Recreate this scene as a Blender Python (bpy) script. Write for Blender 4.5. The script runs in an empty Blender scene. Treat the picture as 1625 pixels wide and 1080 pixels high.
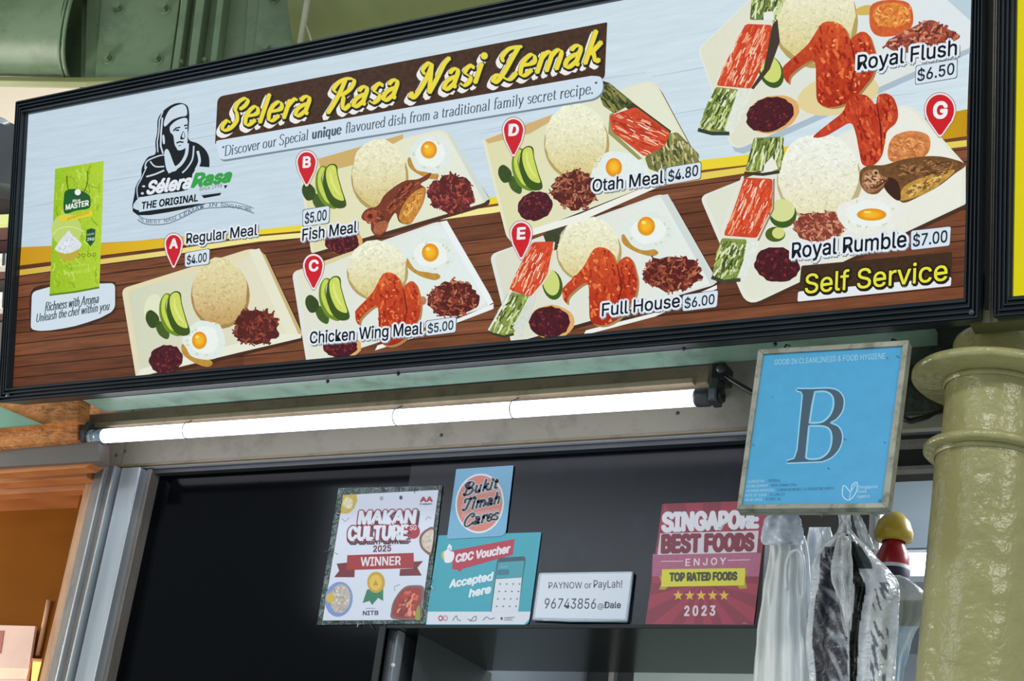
import bpy, bmesh, math, random
from mathutils import Vector, Matrix, noise
from mathutils.geometry import tessellate_polygon
random.seed(7)
SC = bpy.context.scene
COL = SC.collection

# ------------------------------------------------------------------ camera
W_, H_ = 1625.0, 1080.0
F_ = 2621.449
C0 = (812.5, 540.0)
RX = Vector((0.88321706, -0.08105334, -0.46190689))   # world X in image axes
RY = Vector((0.45333116, 0.39975566, 0.796672))
RZ = Vector((0.12007697, -0.91303109, 0.38981502))
EYE = Vector((0, 0, 1.6))
cam = bpy.data.cameras.new('camera')
cam.sensor_width = 36.0
cam.lens = F_ / W_ * 36.0
cam.clip_start = 0.05
camo = bpy.data.objects.new('camera', cam)
COL.objects.link(camo)
cx = Vector((RX.x, RY.x, RZ.x)); cy = -Vector((RX.y, RY.y, RZ.y)); cz = -Vector((RX.z, RY.z, RZ.z))
camo.matrix_world = Matrix(((cx.x, cy.x, cz.x, EYE.x), (cx.y, cy.y, cz.y, EYE.y), (cx.z, cy.z, cz.z, EYE.z), (0, 0, 0, 1)))
SC.camera = camo

# ------------------------------------------------------------------ world, lights, exposure
SC.view_settings.view_transform = 'Standard'
SC.view_settings.look = 'None'
SC.view_settings.gamma = 1.0
SC.view_settings.exposure = 0.0
SC.view_settings.use_curve_mapping = False
w = bpy.data.worlds.new('hall_daylight'); SC.world = w
w.use_nodes = True
w.node_tree.nodes['Background'].inputs[0].default_value = (0.80, 0.90, 0.93, 1)
w.node_tree.nodes['Background'].inputs[1].default_value = 0.55


def area(name, loc, target, sx, sy, power, color=(1, 1, 1)):
    l = bpy.data.lights.new(name, 'AREA'); l.shape = 'RECTANGLE'; l.size = sx; l.size_y = sy
    l.energy = power; l.color = color
    o = bpy.data.objects.new(name, l); COL.objects.link(o)
    o.location = loc
    o.rotation_euler = (Vector(target) - Vector(loc)).to_track_quat('-Z', 'Y').to_euler()
    return o


area('hall_area_light', (-0.4, -1.0, 4.4), (-0.6, 2.2, 2.2), 1.4, 0.25, 36, (1.0, 0.98, 0.93))
area('hall_area_light', (2.6, -0.4, 3.9), (-0.3, 2.1, 2.2), 1.4, 0.25, 36, (1.0, 0.98, 0.93))
area('truss_fill_light', (-3.9, 1.9, 2.3), (-2.4, 3.6, 3.7), 1.2, 0.5, 40, (1.0, 0.95, 0.86))  # unseen fill light, added to brighten the truss from below
area('wall_fill_light', (-4.6, 3.3, 3.0), (-5.2, 4.3, 5.2), 1.0, 0.4, 60, (1.0, 0.95, 0.88))  # unseen fill light, added to brighten the cream back wall

# ------------------------------------------------------------------ pixel -> place helpers


def ray(px, py):
    v = Vector((px - C0[0], py - C0[1], F_))
    return Vector((RX.dot(v), RY.dot(v), RZ.dot(v)))


def pY(px, py, Y):
    d = ray(px, py)
    return EYE + d * (Y / d.y)


_p = pY(880, 905, 2.22); _d = ray(880, 905).normalized(); _d.y = -_d.y
area('hall_area_light', _p + _d * 3.2, _p, 1.6, 0.5, 15, (0.80, 0.88, 1.0))  # unseen light, added so the header glass mirrors a soft glow


def pZ(px, py, z):
    d = ray(px, py)
    return EYE + d * ((z - EYE.z) / d.z)


def lin(c):
    r = []
    for v in c[:3]:
        v = max(0, min(255, v)) / 255.0
        r.append(v / 12.92 if v <= 0.04045 else ((v + 0.055) / 1.055) ** 2.4)
    return (r[0], r[1], r[2], 1.0)


class Frame:
    """a flat face standing in the room: origin, two axes along it and its normal"""
    def __init__(s, origin, n, up):
        s.o = Vector(origin); s.n = Vector(n).normalized()
        s.v = (Vector(up) - s.n * s.n.dot(Vector(up))).normalized()
        s.u = s.v.cross(s.n).normalized()

    @property
    def m(s):
        return Matrix(((s.u.x, s.v.x, s.n.x, s.o.x), (s.u.y, s.v.y, s.n.y, s.o.y), (s.u.z, s.v.z, s.n.z, s.o.z), (0, 0, 0, 1)))

    def loc(s, px, py):
        d = ray(px, py)
        P = EYE + d * (s.n.dot(s.o - EYE) / s.n.dot(d)) - s.o
        return (P.dot(s.u), P.dot(s.v))


# ------------------------------------------------------------------ materials
MATS = {}


def nodes_of(name):
    m = bpy.data.materials.new(name); m.use_nodes = True
    nt = m.node_tree
    return m, nt, nt.nodes['Principled BSDF']


def mat(name, rgb, rough=0.5, metal=0.0, var=0.12, scale=9.0, bump=0.0, bscale=60.0, stretch=(1, 1, 1), rgb2=None, spec=0.5, stain=None, sscale=5.0, samt=0.5, coat=0.0):
    if name in MATS: return MATS[name]
    m, nt, bs = nodes_of(name)
    N, L = nt.nodes, nt.links
    tc = N.new('ShaderNodeTexCoord'); mp = N.new('ShaderNodeMapping'); mp.inputs['Scale'].default_value = stretch
    L.new(tc.outputs['Object'], mp.inputs[0])
    nz = N.new('ShaderNodeTexNoise'); nz.inputs['Scale'].default_value = scale; nz.inputs['Detail'].default_value = 6
    L.new(mp.outputs[0], nz.inputs['Vector'])
    rp = N.new('ShaderNodeValToRGB')
    a = lin(rgb)
    if rgb2 is None:
        lo = tuple(v * (1 - var) for v in a[:3]) + (1,); hi = tuple(min(1, v * (1 + var)) for v in a[:3]) + (1,)
    else:
        lo, hi = lin(rgb2), a
    rp.color_ramp.elements[0].position = 0.32; rp.color_ramp.elements[0].color = lo
    rp.color_ramp.elements[1].position = 0.68; rp.color_ramp.elements[1].color = hi
    L.new(nz.outputs['Fac'], rp.inputs[0])
    out = rp.outputs[0]
    if stain is not None:
        n2 = N.new('ShaderNodeTexNoise'); n2.inputs['Scale'].default_value = sscale; n2.inputs['Detail'].default_value = 9; n2.inputs['Roughness'].default_value = 0.72
        L.new(mp.outputs[0], n2.inputs['Vector'])
        r2 = N.new('ShaderNodeValToRGB'); r2.color_ramp.elements[0].position = 0.50; r2.color_ramp.elements[1].position = 0.66
        r2.color_ramp.elements[0].color = (0, 0, 0, 1); r2.color_ramp.elements[1].color = (samt, samt, samt, 1)
        L.new(n2.outputs['Fac'], r2.inputs[0])
        mx = N.new('ShaderNodeMix'); mx.data_type = 'RGBA'
        L.new(r2.outputs[0], mx.inputs[0]); L.new(out, mx.inputs[6]); mx.inputs[7].default_value = lin(stain)
        out = mx.outputs[2]
    L.new(out, bs.inputs['Base Color'])
    bs.inputs['Roughness'].default_value = rough; bs.inputs['Metallic'].default_value = metal
    bs.inputs['Specular IOR Level'].default_value = spec
    bs.inputs['Coat Weight'].default_value = coat
    if bump > 0:
        nb = N.new('ShaderNodeTexNoise'); nb.inputs['Scale'].default_value = bscale; nb.inputs['Detail'].default_value = 4
        L.new(mp.outputs[0], nb.inputs['Vector'])
        b = N.new('ShaderNodeBump'); b.inputs['Strength'].default_value = bump; b.inputs['Distance'].default_value = 0.01
        L.new(nb.outputs['Fac'], b.inputs['Height']); L.new(b.outputs[0], bs.inputs['Normal'])
    MATS[name] = m
    return m


def emat(name, rgb, s):
    if name in MATS: return MATS[name]
    m, nt, bs = nodes_of(name)
    bs.inputs['Base Color'].default_value = lin(rgb)
    bs.inputs['Emission Color'].default_value = lin(rgb); bs.inputs['Emission Strength'].default_value = s
    MATS[name] = m
    return m


def print_mat(name, glow, nscale=170.0, rough=0.4, gain=1.0, stretch=(1, 1, 1)):
    """ink on a sheet: colour of each printed patch comes from its mesh, fine grain from noise"""
    m, nt, bs = nodes_of(name)
    N, L = nt.nodes, nt.links
    at = N.new('ShaderNodeAttribute'); at.attribute_name = 'Ink'
    tc = N.new('ShaderNodeTexCoord')
    nz = N.new('ShaderNodeTexNoise'); nz.inputs['Scale'].default_value = nscale; nz.inputs['Detail'].default_value = 5; nz.inputs['Roughness'].default_value = 0.7
    mp = N.new('ShaderNodeMapping'); mp.inputs['Scale'].default_value = stretch
    L.new(tc.outputs['Object'], mp.inputs[0]); L.new(mp.outputs[0], nz.inputs['Vector'])
    mr = N.new('ShaderNodeMapRange'); mr.inputs[1].default_value = 0.3; mr.inputs[2].default_value = 0.7; mr.inputs[3].default_value = -1; mr.inputs[4].default_value = 1
    L.new(nz.outputs['Fac'], mr.inputs[0])
    mu = N.new('ShaderNodeMath'); mu.operation = 'MULTIPLY'
    L.new(mr.outputs[0], mu.inputs[0]); L.new(at.outputs['Alpha'], mu.inputs[1])
    ad = N.new('ShaderNodeMath'); ad.operation = 'ADD'; ad.inputs[1].default_value = 1.0
    L.new(mu.outputs[0], ad.inputs[0])
    vm = N.new('ShaderNodeVectorMath'); vm.operation = 'SCALE'
    L.new(at.outputs['Color'], vm.inputs[0]); L.new(ad.outputs[0], vm.inputs['Scale'])
    if glow:
        bs.inputs['Base Color'].default_value = (0, 0, 0, 1)
        L.new(vm.outputs[0], bs.inputs['Emission Color']); bs.inputs['Emission Strength'].default_value = gain
        bs.inputs['Specular IOR Level'].default_value = 0.12
    else:
        L.new(vm.outputs[0], bs.inputs['Base Color'])
    bs.inputs['Roughness'].default_value = rough
    return m


# ------------------------------------------------------------------ object helpers


def thing(name, label, cat, loc=(0, 0, 0), group=None, m=None):
    o = bpy.data.objects.new(name, None); COL.objects.link(o)
    if m is not None: o.matrix_world = m
    else: o.location = loc
    o.empty_display_size = 0.05
    o['label'] = label; o['category'] = cat
    if group: o['group'] = group
    return o


def tag(o, label, cat, group=None):
    o['label'] = label; o['category'] = cat
    if group: o['group'] = group
    return o


def struct(o):
    o['kind'] = 'structure'
    return o


class MB:
    """collects faces given in world space, builds one mesh object relative to its thing"""
    def __init__(s): s.v = []; s.f = []; s.sm = []

    def add(s, vs, fs, smooth=False):
        b = len(s.v); s.v += [Vector(v) for v in vs]
        for f in fs: s.f.append([b + i for i in f]); s.sm.append(smooth)
        return s

    def box(s, x0, x1, y0, y1, z0, z1):
        vs = [(x, y, z) for z in (z0, z1) for y in (y0, y1) for x in (x0, x1)]
        return s.add(vs, [(0, 2, 3, 1), (4, 5, 7, 6), (0, 1, 5, 4), (2, 6, 7, 3), (0, 4, 6, 2), (1, 3, 7, 5)])

    def tube(s, pts, r, n=12, caps=True, r_list=None):
        pts = [Vector(p) for p in pts]; rings = []
        up = None
        for i, p in enumerate(pts):
            t = (pts[min(i + 1, len(pts) - 1)] - pts[max(i - 1, 0)]).normalized()
            if up is None: up = t.orthogonal().normalized()
            up = (up - t * up.dot(t)).normalized(); sd = t.cross(up)
            rr = r_list[i] if r_list else r
            rings.append([p + (up * math.cos(a) + sd * math.sin(a)) * rr for a in [2 * math.pi * k / n for k in range(n)]])
        vs = [q for rg in rings for q in rg]; fs = []
        for i in range(len(rings) - 1):
            for k in range(n):
                a = i * n + k; b = i * n + (k + 1) % n
                fs.append((a, b, b + n, a + n))
        s.add(vs, fs, True)
        if caps:
            s.add(rings[0], [tuple(range(n - 1, -1, -1))]); s.add(rings[-1], [tuple(range(n))])
        return s

    def lathe(s, base, axis, prof, n=48):
        """prof: (radius, height) pairs"""
        axis = Vector(axis).normalized(); base = Vector(base)
        a0 = axis.orthogonal().normalized(); a1 = axis.cross(a0)
        vs = []
        for r, h in prof:
            for k in range(n):
                t = 2 * math.pi * k / n
                vs.append(base + axis * h + (a0 * math.cos(t) + a1 * math.sin(t)) * r)
        fs = []
        for i in range(len(prof) - 1):
            for k in range(n):
                a = i * n + k; b = i * n + (k + 1) % n
                fs.append((a, b, b + n, a + n))
        return s.add(vs, fs, True)

    def slab(s, pts, d):
        """flat outline (world points) given thickness along vector d"""
        n = len(pts); pts = [Vector(p) for p in pts]; d = Vector(d)
        c = sum(pts, Vector()) / n
        tri = tessellate_polygon([pts])
        s.add(pts, [t for t in tri]); s.add([p + d for p in pts], [tuple(reversed(t)) for t in tri])
        vs = pts + [p + d for p in pts]
        return s.add(vs, [(i, (i + 1) % n, n + (i + 1) % n, n + i) for i in range(n)])

    def build(s, name, m, parent=None, bevel=0.0, smooth_angle=None):
        # put the origin at the middle of the piece's base so it can be handled singly
        if parent is not None:
            inv = parent.matrix_world.inverted()
            # matrix_world of a fresh object is not evaluated yet: use its basis
            inv = parent.matrix_basis.inverted() if parent.parent is None else (parent.parent.matrix_basis @ parent.matrix_basis).inverted()
        else: inv = Matrix.Identity(4)
        loc = [inv @ v for v in s.v]
        lo = Vector((min(v.x for v in loc), min(v.y for v in loc), min(v.z for v in loc)))
        hi = Vector((max(v.x for v in loc), max(v.y for v in loc), max(v.z for v in loc)))
        o0 = (lo + hi) / 2
        me = bpy.data.meshes.new(name)
        me.from_pydata([v - o0 for v in loc], [], s.f)
        me.polygons.foreach_set('use_smooth', s.sm)
        bm = bmesh.new(); bm.from_mesh(me); bmesh.ops.remove_doubles(bm, verts=bm.verts, dist=1e-5)
        bmesh.ops.recalc_face_normals(bm, faces=bm.faces); bm.to_mesh(me); bm.free()
        me.materials.append(m)
        o = bpy.data.objects.new(name, me); COL.objects.link(o)
        o.location = o0
        if parent is not None: o.parent = parent
        if bevel:
            b = o.modifiers.new('bevel', 'BEVEL'); b.width = bevel; b.segments = 2; b.limit_method = 'ANGLE'
        return o


def px_slab(name, pts, Y, depth, m, parent=None, bevel=0.0):
    return MB().slab([pY(x, y, Y) for x, y in pts], (0, depth, 0)).build(name, m, parent, bevel)


# ------------------------------------------------------------------ flat print


def cr(pts, n=6, closed=True):
    P = [Vector(p[:2]) for p in pts]; out = []; N = len(P)
    rng = range(N) if closed else range(N - 1)
    for i in rng:
        p1, p2 = P[i], P[(i + 1) % N]
        p0 = P[i - 1] if (closed or i > 0) else P[i]
        p3 = P[(i + 2) % N] if (closed or i + 2 < N) else p2
        for k in range(n):
            t = k / n
            out.append(0.5 * ((2 * p1) + (p2 - p0) * t + (2 * p0 - 5 * p1 + 4 * p2 - p3) * t * t + (3 * p1 - p0 - 3 * p2 + p3) * t ** 3))
    if not closed: out.append(P[-1])
    return [(q.x, q.y) for q in out]


def rounded(pts, r, n=5):
    out = []; N = len(pts)
    for i in range(N):
        p = Vector(pts[i]); a = Vector(pts[i - 1]) - p; b = Vector(pts[(i + 1) % N]) - p
        rr = r[i] if isinstance(r, (list, tuple)) else r
        ra = min(rr, a.length * .45); rb = min(rr, b.length * .45)
        A = p + a.normalized() * ra; B = p + b.normalized() * rb
        for k in range(n + 1):
            t = k / n
            q = A * (1 - t) ** 2 + p * 2 * t * (1 - t) + B * t * t
            out.append((q.x, q.y))
    return out


def inside(x, y, P):
    c = False; j = len(P) - 1
    for i in range(len(P)):
        if (P[i][1] > y) != (P[j][1] > y) and x < (P[j][0] - P[i][0]) * (y - P[i][1]) / (P[j][1] - P[i][1]) + P[i][0]: c = not c
        j = i
    return c


def mixc(a, b, t): return tuple(a[i] + (b[i] - a[i]) * t for i in range(3))


TXT = {}
try:
    import os
    FONT = bpy.data.fonts.load(os.path.join(bpy.utils.system_resource('DATAFILES'), 'fonts', 'Inter.woff2'))
except Exception:
    FONT = None


def glyphs(s, off=0.0):
    k = (s, off)
    if k not in TXT:
        cu = bpy.data.curves.new('t', 'FONT'); cu.body = s
        if FONT: cu.font = FONT
        cu.offset = off; cu.resolution_u = 3
        ob = bpy.data.objects.new('t', cu)
        me = bpy.data.meshes.new_from_object(ob)
        V = [(v.co.x, v.co.y) for v in me.vertices]; Fc = [tuple(p.vertices) for p in me.polygons]
        bpy.data.objects.remove(ob); bpy.data.meshes.remove(me); bpy.data.curves.remove(cu)
        TXT[k] = (V, Fc)
    return TXT[k]


DZ = 0.00007
_v, _f = glyphs('H'); CAP = max(v[1] for v in _v)


class Art:
    def __init__(s, fr): s.fr = fr; s.v = []; s.f = []; s.c = []; s.tight = fr.n.z < -.2

    def tri(s, pts, faces, col, z, nz=0.0, jz=0.0):
        b = len(s.v)
        for x, y in pts:
            u, v = s.fr.loc(x, y)
            s.v.append((u, v, z * DZ + jz))
            c = col(x, y) if callable(col) else col
            s.c.append(lin(c)[:3] + (nz,))
        for f in faces: s.f.append([b + i for i in f])

    def loose(s, pts, faces, col, z, jz=0.0):
        for i, f in enumerate(faces):
            s.tri([pts[k] for k in f], [tuple(range(len(f)))], col, z, 0.0, jz + (i % 7) * DZ * .05)

    def poly(s, pts, col, z, holes=(), nz=0.0, jz=0.0):
        loops = [[Vector((p[0], p[1], 0)) for p in L] for L in [pts] + list(holes)]
        flat = [(p[0], p[1]) for L in [pts] + list(holes) for p in L]
        s.tri(flat, tessellate_polygon(loops), col, z, nz, jz)

    def blob(s, pts, col, z, nz=0.0, n=6, jz=0.0): s.poly(cr(pts, n), col, z, nz=nz, jz=jz)

    def ell(s, x, y, rx, ry, col, z, rot=0.0, nz=0.0, n=20, wob=0.0, jz=0.0):
        P = []; ca, sa = math.cos(rot), math.sin(rot)
        for k in range(n):
            a = 2 * math.pi * k / n; q = 1 + random.uniform(-wob, wob)
            p, r = rx * math.cos(a) * q, ry * math.sin(a) * q
            P.append((x + p * ca - r * sa, y + p * sa + r * ca))
        s.tri([(x, y)] + P, [(0, 1 + k, 1 + (k + 1) % n) for k in range(n)], col, z, nz, jz)

    def shade(s, x, y, rx, ry, cin, cout, z, rot=0.0, nz=0.0, n=24, rings=3, dx=0, dy=0):
        """round food seen in the printed photograph: centre colour to edge colour"""
        ca, sa = math.cos(rot), math.sin(rot)
        P = [(x + dx, y + dy)]; F = []; cols = [cin]
        for q in range(1, rings + 1):
            t = q / rings
            for k in range(n):
                a = 2 * math.pi * k / n
                p, r = rx * t * math.cos(a), ry * t * math.sin(a)
                P.append((x + dx * (1 - t) + p * ca - r * sa, y + dy * (1 - t) + p * sa + r * ca)); cols.append(mixc(cin, cout, t * t))
        for k in range(n):
            F.append((0, 1 + k, 1 + (k + 1) % n))
            for q in range(rings - 1):
                a = 1 + q * n + k; b = 1 + q * n + (k + 1) % n
                F.append((a, b, b + n, a + n))
        it = iter(cols)
        s.tri(P, F, lambda X, Y: next(it), z, nz)

    def stroke(s, pts, w, col, z, wmin=None, ang=0.0, taper=False, jz=0.0, nz=0.0):
        """a pen stroke; with wmin the width follows the pen's angle"""
        n = len(pts)
        if n < 2: return
        L = []; R = []
        for i in range(n):
            a = pts[max(i - 1, 0)]; b = pts[min(i + 1, n - 1)]
            dx, dy = b[0] - a[0], b[1] - a[1]; l = math.hypot(dx, dy) or 1
            dx /= l; dy /= l
            ww = w
            if wmin is not None: ww = wmin + (w - wmin) * abs(dx * math.sin(ang) - dy * math.cos(ang))
            if taper: ww *= max(0.15, math.sin(math.pi * (i + .5) / n))
            L.append((pts[i][0] - dy * ww / 2, pts[i][1] + dx * ww / 2)); R.append((pts[i][0] + dy * ww / 2, pts[i][1] - dx * ww / 2))
        s.tri(L + R, [(i, i + 1, n + i + 1, n + i) for i in range(n - 1)], col, z, nz, jz)

    def text(s, string, p0, p1, h0, h1, col, z, off=0.0, shear=0.0, lean=0.04, dx=0, dy=0, ext=None, pers=True):
        """letters set between two ends of a base line; h0, h1 capital heights there"""
        V, Fc = glyphs(string)
        V0 = V
        x0 = min(v[0] for v in V0); x1 = max(v[0] for v in V0)
        cap = CAP
        out = []
        for x, y in V:
            u = (x - x0) / (x1 - x0)
            t = (u / h1) / ((1 - u) / h0 + u / h1) if pers else u
            h = h0 + (h1 - h0) * t
            yy = y / cap
            out.append((p0[0] + (p1[0] - p0[0]) * t + yy * h * (lean + shear) + dx, p0[1] + (p1[1] - p0[1]) * t - yy * h + dy))
        if s.tight: s.tri(out, Fc, col, z)
        else: s.loose(out, Fc, col, z)
        r = max(0, off) * (h0 + h1) / 2 / CAP
        if r > 0:
            nd = 8 if r > .8 else 4
            for k in range(nd):
                a = 2 * math.pi * (k + .5) / nd
                o2 = [(q[0] + r * math.cos(a), q[1] + r * math.sin(a)) for q in out]
                if s.tight: s.tri(o2, Fc, col, z)
                else: s.loose(o2, Fc, col, z, jz=DZ * .4 * (k + 1))

    def pen(s, string, p0, p1, h0, h1, col, z, wt=0.1, thin=0.03, ang=0.0, shear=0.0, lean=0.04, dx=0, dy=0, grow=0.0, serif=True, caps='', ds=7):
        """text written with the pen alphabet below"""
        x = 0; items = []
        for i, ch in enumerate(string):
            key = ch + '*' if ch in caps else ch
            adv, st = GL[key]
            items.append((x, st)); x += adv
        tot = x
        for gx, st in items:
            for kind, P in st:
                if kind == 'S' and not serif: continue
                Q = P if kind in 'LS' else cr(P, ds, False)
                if kind in 'LS' and len(Q) == 2: Q = [Q[0], ((Q[0][0] + Q[1][0]) / 2, (Q[0][1] + Q[1][1]) / 2), Q[1]]
                out = []
                hh = 1
                for X, Y in Q:
                    u = (gx + X) / tot
                    t = (u / h1) / ((1 - u) / h0 + u / h1)
                    h = h0 + (h1 - h0) * t; hh = h; yy = Y / 0.68
                    out.append((p0[0] + (p1[0] - p0[0]) * t + yy * h * (lean + shear) + dx, p0[1] + (p1[1] - p0[1]) * t - yy * h + dy))
                if kind == 'D':
                    s.ell(out[0][0], out[0][1], hh * wt * .8 + grow, hh * wt * .8 + grow, col, z, n=10); continue
                if kind == 'S':
                    s.stroke(out, hh * thin * 1.3 + grow * 2, col, z); continue
                s.stroke(out, hh * wt + grow * 2, col, z, wmin=hh * thin + grow * 2, ang=ang)
                if grow or not serif:
                    for e in (out[0], out[-1]): s.ell(e[0], e[1], hh * thin * .7 + grow, hh * thin * .7 + grow, col, z, n=8)

    def build(s, name, m, parent, label=None, back=False):
        me = bpy.data.meshes.new(name); me.from_pydata(s.v, [], s.f)
        ca = me.color_attributes.new('Ink', 'FLOAT_COLOR', 'POINT')
        flat = [q for c in s.c for q in c]
        ca.data.foreach_set('color', flat)
        me.materials.append(m)
        # all faces look out of the sheet
        bm = bmesh.new(); bm.from_mesh(me)
        for f in bm.faces:
            if f.normal.z < 0: f.normal_flip()
        bm.to_mesh(me); bm.free()
        o = bpy.data.objects.new(name, me); COL.objects.link(o); o.parent = parent
        if label: o['label'] = label
        return o


# pen alphabet: advance, strokes (C curve, L straight, S serif bar, D dot)
def C(*a): return ('C', [(a[i], a[i + 1]) for i in range(0, len(a), 2)])
def Ln(*a): return ('L', [(a[i], a[i + 1]) for i in range(0, len(a), 2)])
def Sf(x, y, w=.07): return ('S', [(x - w, y), (x + w, y)])


GL = {
    ' ': (.24, []),
    'a': (.46, [C(.10, .37, .16, .44, .28, .43, .34, .34, .34, .16, .35, .03, .42, .03), C(.34, .26, .20, .24, .08, .16, .09, .03, .20, 0, .34, .10)]),
    'c': (.42, [C(.36, .36, .28, .44, .16, .42, .07, .30, .07, .14, .16, .01, .28, .01, .38, .09)]),
    'd': (.50, [C(.37, .36, .26, .44, .13, .38, .07, .24, .09, .08, .19, 0, .30, .03, .37, .12), Ln(.38, .70, .38, .02), Sf(.34, .69, .04), Sf(.42, .01, .04)]),
    'e': (.43, [C(.08, .24, .36, .25, .34, .38, .22, .45, .10, .37, .06, .22, .12, .04, .24, 0, .38, .10)]),
    'f': (.30, [C(.36, .64, .28, .71, .18, .66, .15, .54, .15, .30, .15, .0), Ln(.05, .43, .29, .43), Sf(.16, 0)]),
    'h': (.50, [Ln(.12, .70, .12, 0), C(.12, .32, .22, .43, .34, .42, .39, .32, .39, .0), Sf(.09, .69, .04), Sf(.12, 0), Sf(.39, 0)]),
    'i': (.25, [Ln(.12, .44, .12, 0), ('D', [(.12, .60)]), Sf(.09, .43, .04), Sf(.12, 0)]),
    'k': (.46, [Ln(.12, .70, .12, 0), C(.13, .20, .24, .28, .36, .42), C(.22, .26, .30, .12, .38, .01, .46, .04), Sf(.09, .69, .04), Sf(.12, 0)]),
    'l': (.25, [Ln(.12, .70, .12, 0), Sf(.09, .69, .04), Sf(.12, 0)]),
    'm': (.74, [Ln(.12, .44, .12, 0), C(.12, .32, .20, .42, .30, .42, .36, .32, .36, .0), C(.36, .32, .44, .42, .54, .42, .61, .32, .61, .0), Sf(.09, .43, .04), Sf(.12, 0), Sf(.36, 0, .06), Sf(.61, 0)]),
    'n': (.50, [Ln(.12, .44, .12, 0), C(.12, .32, .22, .43, .34, .42, .39, .32, .39, .0), Sf(.09, .43, .04), Sf(.12, 0), Sf(.39, 0)]),
    'o': (.48, [C(.24, .44, .11, .38, .07, .22, .11, .05, .24, 0, .37, .05, .41, .22, .37, .38, .24, .44)]),
    'p': (.50, [Ln(.12, .44, .12, -.20), C(.12, .33, .22, .43, .35, .41, .42, .24, .37, .05, .24, 0, .12, .09), Sf(.09, .43, .04), Sf(.12, -.2)]),
    'q': (.50, [Ln(.38, .44, .38, -.20), C(.38, .33, .28, .43, .14, .40, .07, .24, .11, .04, .24, 0, .38, .10), Sf(.38, -.2)]),
    'r': (.35, [Ln(.12, .44, .12, 0), C(.12, .28, .18, .38, .26, .44, .33, .40), Sf(.09, .43, .04), Sf(.12, 0)]),
    's': (.38, [C(.31, .36, .22, .44, .11, .40, .10, .30, .20, .23, .31, .16, .31, .05, .20, 0, .08, .06)]),
    't': (.30, [C(.14, .58, .14, .30, .14, .08, .20, .01, .29, .04), Ln(.05, .43, .27, .43)]),
    'u': (.50, [C(.12, .44, .12, .16, .16, .02, .26, 0, .38, .12), Ln(.38, .44, .38, .02), Sf(.09, .43, .04), Sf(.35, .43, .04), Sf(.42, .01, .04)]),
    'v': (.46, [Ln(.06, .44, .23, 0), Ln(.23, 0, .40, .44), Sf(.08, .44, .06), Sf(.38, .44, .06)]),
    'w': (.66, [Ln(.06, .44, .19, 0), Ln(.19, 0, .32, .44), Ln(.32, .44, .46, 0), Ln(.46, 0, .60, .44)]),
    'y': (.46, [Ln(.06, .44, .23, .02), C(.41, .44, .23, 0, .15, -.18, .05, -.18), Sf(.08, .44, .06), Sf(.38, .44, .06)]),
    '.': (.22, [('D', [(.10, .03)])]),
    '"': (.26, [Ln(.08, .68, .07, .56), Ln(.17, .68, .16, .56)]),
    'A': (.64, [Ln(.30, .68, .06, 0), Ln(.30, .68, .56, 0), Ln(.15, .22, .46, .22)]),
    'B': (.60, [Ln(.14, .68, .14, 0), C(.14, .67, .38, .68, .48, .54, .36, .38, .16, .36), C(.16, .36, .42, .36, .55, .20, .42, .02, .14, .01)]),
    'C': (.60, [C(.54, .58, .40, .70, .20, .64, .08, .40, .12, .12, .30, -.01, .48, .06, .56, .16)]),
    'D': (.68, [Ln(.14, .68, .14, 0), C(.14, .67, .42, .68, .60, .52, .62, .30, .50, .06, .30, .01, .14, .01), Sf(.12, .67, .08), Sf(.12, .01, .08)]),
    'R': (.62, [Ln(.14, .68, .14, 0), C(.14, .67, .40, .69, .50, .54, .38, .37, .16, .35), Ln(.30, .35, .54, 0)]),
    'S': (.54, [C(.45, .58, .34, .70, .16, .66, .10, .52, .22, .39, .38, .30, .46, .16, .36, .01, .18, -.01, .07, .12)]),
    'T': (.58, [Ln(.04, .66, .56, .66), Ln(.30, .66, .30, 0)]),
    'U': (.66, [C(.12, .68, .12, .20, .22, .01, .40, .01, .54, .16, .55, .40, .55, .68)]),
    'L*': (.62, [C(.12, .42, .04, .54, .14, .68, .32, .70, .50, .68), C(.42, .70, .34, .45, .26, .18, .14, -.02, .02, .00, .04, .12, .20, .10, .36, .0, .50, -.02, .60, .10)]),
    'N*': (.82, [C(.16, .48, .06, .60, .16, .72, .28, .66, .28, .46, .22, .20, .10, -.02, -.04, .00, -.02, .10), Ln(.28, .68, .50, .0), C(.50, .0, .60, .34, .66, .62, .76, .74)]),
    'R*': (.74, [C(.14, .46, .03, .56, .12, .70, .36, .74, .58, .66, .56, .48, .40, .38, .26, .37), C(.30, .72, .27, .45, .20, .20, .10, -.02), C(.30, .37, .42, .30, .48, .10, .58, -.01, .70, .08)]),
    'S*': (.62, [C(.40, .46, .52, .52, .56, .64, .44, .72, .28, .66, .24, .50, .36, .34, .42, .16, .30, .0, .10, -.02, .02, .10, .10, .22, .22, .16)]),
    'C*': (.58, [C(.40, .48, .52, .56, .46, .70, .28, .68, .10, .46, .06, .20, .18, .0, .38, .0, .56, .14)]),
    'B*': (.66, [C(.12, .46, .04, .58, .16, .72, .40, .72, .54, .60, .42, .42, .24, .38), C(.26, .38, .50, .36, .58, .18, .42, .0, .20, .0, .06, .10), Ln(.26, .70, .16, .02)]),
    'T*': (.54, [C(.06, .46, .0, .60, .14, .68, .36, .64, .60, .70), C(.36, .66, .30, .36, .24, .10, .10, .0, .02, .10)]),
}

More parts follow.
